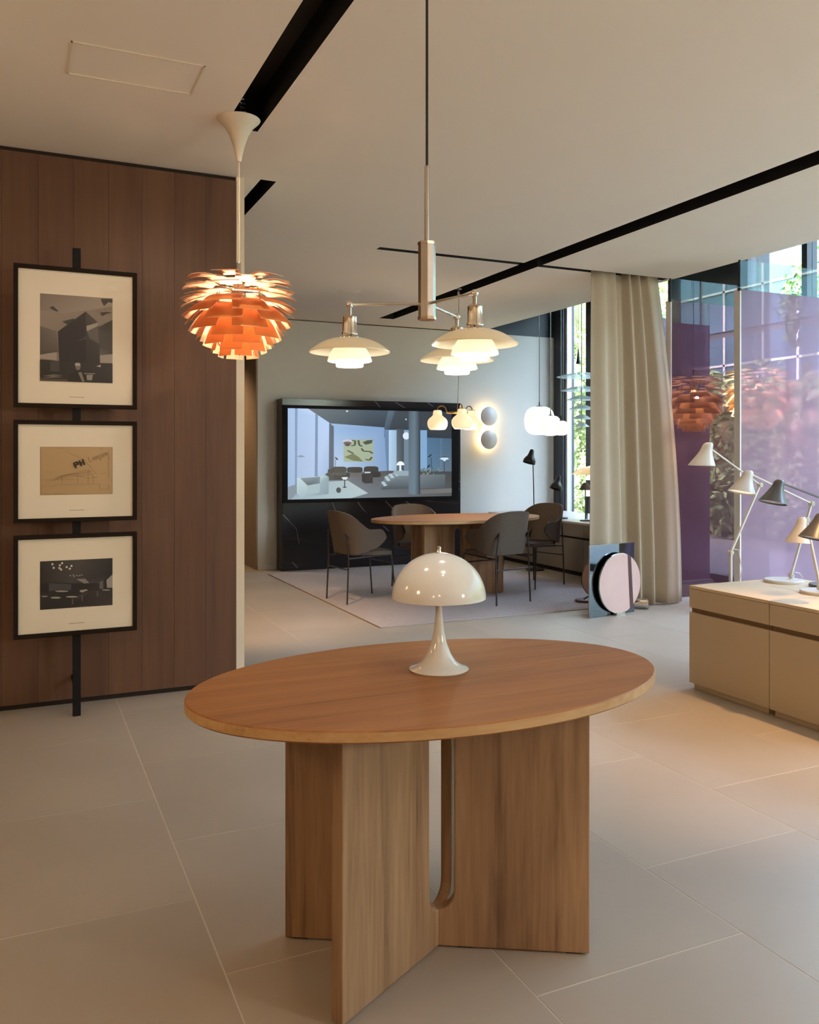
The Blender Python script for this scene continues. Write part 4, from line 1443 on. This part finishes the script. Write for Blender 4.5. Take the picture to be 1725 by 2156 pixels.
# ------------------------------------------------------------------ opal globes by the window
for (x, y, w, h, z, lab) in ((5.9, 9.026, .373, .355, 1.742, 'largest of three oval opal pendants hanging by the window'),
                             (5.7, 8.482, .245, .24, 1.66, 'middle-sized of three oval opal pendants hanging by the window'),
                             (5.55, 8.05, .166, .166, 1.618, 'smallest of three oval opal pendants hanging by the window')):
    t = thing('opal_pendant', lab, 'pendant lamp', (x, y, z), group='oval opal pendants')
    pr = []
    for k in range(17):
        an = -math.pi / 2 + math.pi * k / 16
        c, s = math.cos(an), math.sin(an)
        pr.append((w / 2 * abs(c) ** .62, h / 2 * (abs(s) ** .8) * (1 if s > 0 else -1)))
    pr[0] = (0, pr[0][1])
    pr[-1] = (0, pr[-1][1])
    MB().lathe(pr, 40).build('globe', M['opal_white'], t, smooth=True)
    MB().lathe([(0, h / 2 - .003), (w * .11, h / 2 - .003), (w * .11, h / 2 + .005), (.008, h / 2 + .012), (.006, h / 2 + .06), (0, h / 2 + .06)], 20).build('fitting', M['black_metal'], t, smooth=True)
    MB().tube([(0, 0, h / 2 + .05), (0, 0, ZR - z)], .0045, 8).build('cord', M['steel'], t)

# small cone pendant and tiered glass pendant
t = thing('cone_pendant', 'small dark cone pendant hanging in front of the sunlit hedge', 'pendant lamp', (6.2, 8.627, 2.428))
MB().lathe([(.026, 0), (.028, .0), (.016, .09), (.006, .175), (.003, .19), (0, .19)], 24).build('shade', M['black_metal'], t, smooth=True)
MB().tube([(0, 0, .185), (0, 0, ZR - 2.428)], .003, 8).build('cord', M['black_metal'], t)
t = thing('tiered_glass_pendant', 'pendant of stacked frosted glass tiers half hidden behind the curtain', 'pendant lamp', (6.0, 8.283, 1.62))
for (z, r) in ((.615, .29), (.455, .245), (.345, .18), (.235, .15), (.12, .12), (.03, .09)):
    so = [(.03, z + .05), (r * .5, z + .035), (r * .8, z + .012), (r, z)]
    MB().lathe(so + [(q[0], q[1] - .004) for q in so[::-1]], 44).build('glass_tier', M['frost_disc'], t, smooth=True)
MB().tube([(0, 0, 0), (0, 0, ZR - 1.62)], .006, 8).build('rod', M['steel'], t)

# ------------------------------------------------------------------ window bench and lamps on it
bench_top = MB().box(5.50, 6.50, 6.88, 9.60, .563, .585).build('window_worktop', M['bench_top'], bevel=.002)
tag(bench_top, 'continuous pale top of the low bench under the window', 'worktop')
for y0, y1, lab in ((6.90, 8.24, 'grey-beige low cabinet under the bench top, partly behind the curtain'), (8.24, 9.59, 'grey-beige low cabinet under the bench top, beside the back wall')):
    t = thing('bench_cabinet', lab, 'cabinet', (6.0, (y0 + y1) / 2, 0), group='cabinets under the window bench')
    d = (y1 - y0) / 2
    MB().box(-.46, .48, -d + .01, d - .01, 0, .05).build('plinth', M['shadowgap'], t)
    MB().box(-.46, .48, -d, d, .05, .561).build('carcass', M['shadowgap'], t)
    for k in range(2):
        a, b = -d + k * d + .002, -d + (k + 1) * d - .002
        MB().box(-.49, -.46, a, b, .05, .40).build('door', M['bench'], t, bevel=.001)
        MB().box(-.49, -.46, a, b, .422, .561).build('drawer', M['bench'], t, bevel=.001)


def bell_lamp(name, label, base, head, tall_r, floor_lamp=False):
    b = Vector(base)
    h = Vector(head) - b
    t = thing(name, label, 'floor lamp' if floor_lamp else 'table lamp', tuple(b))
    MB().lathe([(0, 0), (tall_r, 0), (tall_r, .012), (tall_r - .004, .016), (0, .017)], 36).build('base', M['black_metal'], t, smooth=True)
    MB().tube([(0, 0, .015), (h.x + .035, h.y, h.z - .03), (h.x + .035, h.y, h.z + .06)] if not floor_lamp else [(0, 0, .015), (h.x + .04, h.y, h.z - .05)], .006, 8).build('pole', M['black_metal'], t, smooth=True)
    o = MB().lathe([(.070, -.055), (.073, -.05), (.070, -.02), (.055, .01), (.040, .03), (.030, .06), (.026, .09), (.016, .108), (0, .11)], 28).build('lamp_shade', M['black_metal'], t, smooth=True)
    o.location = h
    o.rotation_euler = (0, R(16), 0)
    return t


bell_lamp('reading_lamp', 'black floor lamp with bell shade standing before the white back wall', (5.37, 8.30, 0), (5.300, 8.30, 1.274), .105, True)
bell_lamp('reading_lamp', 'black table lamp with bell shade on the bench beside the corner post', (5.66, 8.203, .585), (5.60, 8.203, .975), .075)
t = thing('cone_table_lamp', 'black table lamp with small cone shade on the bench by the curtain', 'table lamp', (5.697, 7.795, .585))
MB().lathe([(0, 0), (.06, 0), (.06, .012), (0, .014)], 32).build('base', M['black_metal'], t, smooth=True)
MB().tube([(0, 0, .012), (0, 0, .42)], .0055, 10).build('stem', M['black_metal'], t)
MB().lathe([(.072, .345), (.074, .345), (.022, .425), (0, .427)], 32).build('shade', M['black_metal'], t, smooth=True)
t = thing('opal_table_lamp', 'white opal table lamp on thin black legs behind the cone lamp', 'table lamp', (5.90, 8.0, .585))
MB().lathe([(0, .262), (.06, .262), (.073, .275), (.075, .30), (.073, .335), (.06, .345), (0, .347)], 32).build('shade', M['opal_white'], t, smooth=True)
for k in range(3):
    a = R(90 + 120 * k)
    MB().tube([(.035 * math.cos(a), .035 * math.sin(a), .262), (.06 * math.cos(a), .06 * math.sin(a), .0)], .005, 8).build('leg', M['black_metal'], t)
t = thing('amber_dish_lamp', 'table lamp with wide amber dish shade half hidden by the curtain', 'table lamp', (5.80, 7.70, .585))
so = [(.03, .62), (.09, .612), (.17, .59), (.24, .555), (.29, .52)]
MB().lathe(so + [(r - .001, z - .004) for r, z in so[::-1]], 44).build('upper_shade', M['amber_glass'], t, smooth=True)
MB().lathe([(.09, .53), (.13, .50), (.15, .46), (.147, .455), (.12, .49), (.085, .52)], 40).build('middle_shade', M['opal_white'], t, smooth=True)
MB().lathe([(0, .41), (.07, .41), (.075, .42), (.075, .46), (0, .47)], 32).build('lower_shade', M['opal_white'], t, smooth=True)
MB().lathe([(0, 0), (.08, 0), (.08, .012), (.012, .02), (.010, .42), (.012, .64), (0, .645)], 28).build('stem', M['brass'], t, smooth=True)

# ------------------------------------------------------------------ curtain
nx, nz = 150, 24
vs, fs = [], []


FOLDS = [(0, .02), (.13, -.035), (.19, -.008), (.27, -.035), (.345, .10), (.40, .09), (.455, -.045), (.525, .06), (.585, -.05), (.65, .06), (.72, -.05), (.83, -.015), (.90, .035)]


def fold(q):
    for (a, ya), (b, yb) in zip(FOLDS[:-1], FOLDS[1:]):
        if q <= b + 1e-9:
            f = (q - a) / (b - a)
            f = (1 - math.cos(math.pi * f)) / 2
            return ya + (yb - ya) * f
    return FOLDS[-1][1]


for i in range(nz + 1):
    z = 0.012 + (ZC + .02 - .012) * i / nz
    zz = i / nz
    wid = .90 - .17 * zz ** 1.3
    for j in range(nx + 1):
        tt = j / nx
        x = 4.47 + .03 * zz + wid * tt + .006 * math.sin(zz * 5 + tt * 6)
        y = 6.052 - .16 * (1 - zz ** 2) * tt + fold(.90 * tt) * (1 - .35 * zz) * (1 - .2 * tt)
        vs.append((x, y, z))
for i in range(nz):
    for j in range(nx):
        a = i * (nx + 1) + j
        fs.append((a, a + 1, a + nx + 2, a + nx + 1))
cu = MB().add(vs, fs).build('curtain', M['curtain'], smooth=True, fix=False)
sm = cu.modifiers.new('thickness', 'SOLIDIFY')
sm.thickness = .004
tag(cu, 'floor-length taupe curtain gathered beside the plum glass panel', 'curtain')

# ------------------------------------------------------------------ tinted glass panels standing across the window
def glass_panel(label, y, x0, x1, film, clear_top=2.70):
    t = thing('glass_panel', label, 'glass panel', (x0, y, 0), group='tinted glass panels by the window')
    w = x1 - x0
    MB().box(0, .012, -.004, .06, 0.012, clear_top).build('edge_profile', M['lamp_white'], t)
    MB().box(.012, w, 0, .012, 0.03, clear_top).build('film_pane', film, t)
    MB().box(0, w, 0, .012, clear_top, ZC + .002).build('clear_pane', M['clear_pane'], t)
    MB().box(-.004, w, -.006, .062, 0, .03).build('floor_channel', M['alu'], t)
    MB().box(-.003, .012, -.006, .02, clear_top - .012, clear_top + .012).build('clip', M['black_metal'], t)
    MB().box(0, .006, -.004, .016, clear_top + .02, ZC + .002).build('glass_edge', M['navy'], t)
    return t


glass_panel('dark plum tinted glass panel behind the front one, largely hidden by it', 6.80, 5.32, 6.49, M['film_dark'], 2.70)
glass_panel('plum tinted glass panel standing beside the taupe curtain', 6.00, 5.31, 6.49, M['film_dark'], 2.70)
glass_panel('pale lavender glass panel standing behind the white and grey desk lamps', 5.20, 5.32, 6.53, M['film_pale'], 2.66)

leaf_pendant('pale gold leaf-layered pendant lamp behind the lavender glass panel', (5.95, 5.60), .29, .52, 2.06, ZR, M['gold_leaf'], 22, (1.0, .82, .56), canopy=False)

# ------------------------------------------------------------------ mirror objects in front of the curtain
t = thing('standing_mirror', 'rectangular mirror panel standing on the floor before the curtain', 'mirror', (4.173, 5.652, 0))
ang = math.atan2(.088, .517)
t.rotation_euler = (0, 0, ang)
MB().box(0, .525, 0, .012, .002, .582).build('mirror_pane', M['mirror'], t)
MB().box(-.003, 0, -.001, .013, .0, .584).box(.525, .528, -.001, .013, 0, .584).box(0, .525, -.001, .013, .582, .585).build('edge', M['steel'], t)
MB().box(.2, .32, .012, .16, 0, .012).build('rear_foot', M['steel'], t)
t = thing('disc_lamp', 'upright round pink glass disc leaning before the mirror panel', 'disc lamp', (4.486, 5.665, 0))
t.rotation_euler = (0, 0, ang)


def disc(mb, r, y0, y1, cz, mi=0, seg=48, x=0):
    vs = [(x + r * math.cos(2 * math.pi * k / seg), y0, cz + r * math.sin(2 * math.pi * k / seg)) for k in range(seg)]
    vs += [(p[0], y1, p[2]) for p in vs]
    fs = [tuple(range(seg)), tuple(range(2 * seg - 1, seg - 1, -1))] + [(k, k + seg, (k + 1) % seg + seg, (k + 1) % seg) for k in range(seg)]
    mb.add(vs, fs, mi)
    return mb


disc(MB(), .243, -.004, .012, .262).build('glass_disc', M['pink_glass'], t)
disc(MB(), .247, -.002, .010, .262).build('rim', M['chrome'], t)
MB().add([(.085, -.0045, .49), (.125, -.0045, .475), (.155, -.0045, .06), (.115, -.0045, .04), (.085, -.006, .49), (.125, -.006, .475), (.155, -.006, .06), (.115, -.006, .04)],
         [(4, 7, 6, 5), (0, 1, 2, 3), (0, 4, 5, 1), (1, 5, 6, 2), (2, 6, 7, 3), (3, 7, 4, 0)]).build('dark_band', M['maroon'], t)
MB().box(-.05, .05, -.012, .02, 0, .02).build('foot', M['chrome'], t)
t = thing('chrome_cylinder', 'chrome cylinder lying on the floor at the foot of the mirror panel', 'cylinder', (4.82, 5.85, 0.0))
MB().tube([(-.055, .045, .046), (.066, -.055, .046)], .046, 32).build('barrel', M['chrome'], t, smooth=True)
MB().tube([(.066, -.055, .046), (.0685, -.0572, .046)], .0445, 32).build('end_cap', M['steel'], t, smooth=True)
t = thing('disc_lamp', 'pink disc lamp on a round dark base peeking out behind the mirror panel', 'disc lamp', (4.55, 6.18, .0095))
MB().lathe([(0, 0), (.075, 0), (.075, .016), (.07, .02), (0, .021)], 36, (.02, .1, 0)).build('base', M['maroon'], t, smooth=True)
disc(MB(), .17, -.004, .010, .22, x=.10).build('glass_disc', M['pink_glass'], t)
disc(MB(), .173, -.001, .007, .22, x=.10).build('rim', M['black_metal'], t)
MB().tube([(.02, .1, .02), (.06, .02, .08)], .006, 8).build('stem', M['black_metal'], t)
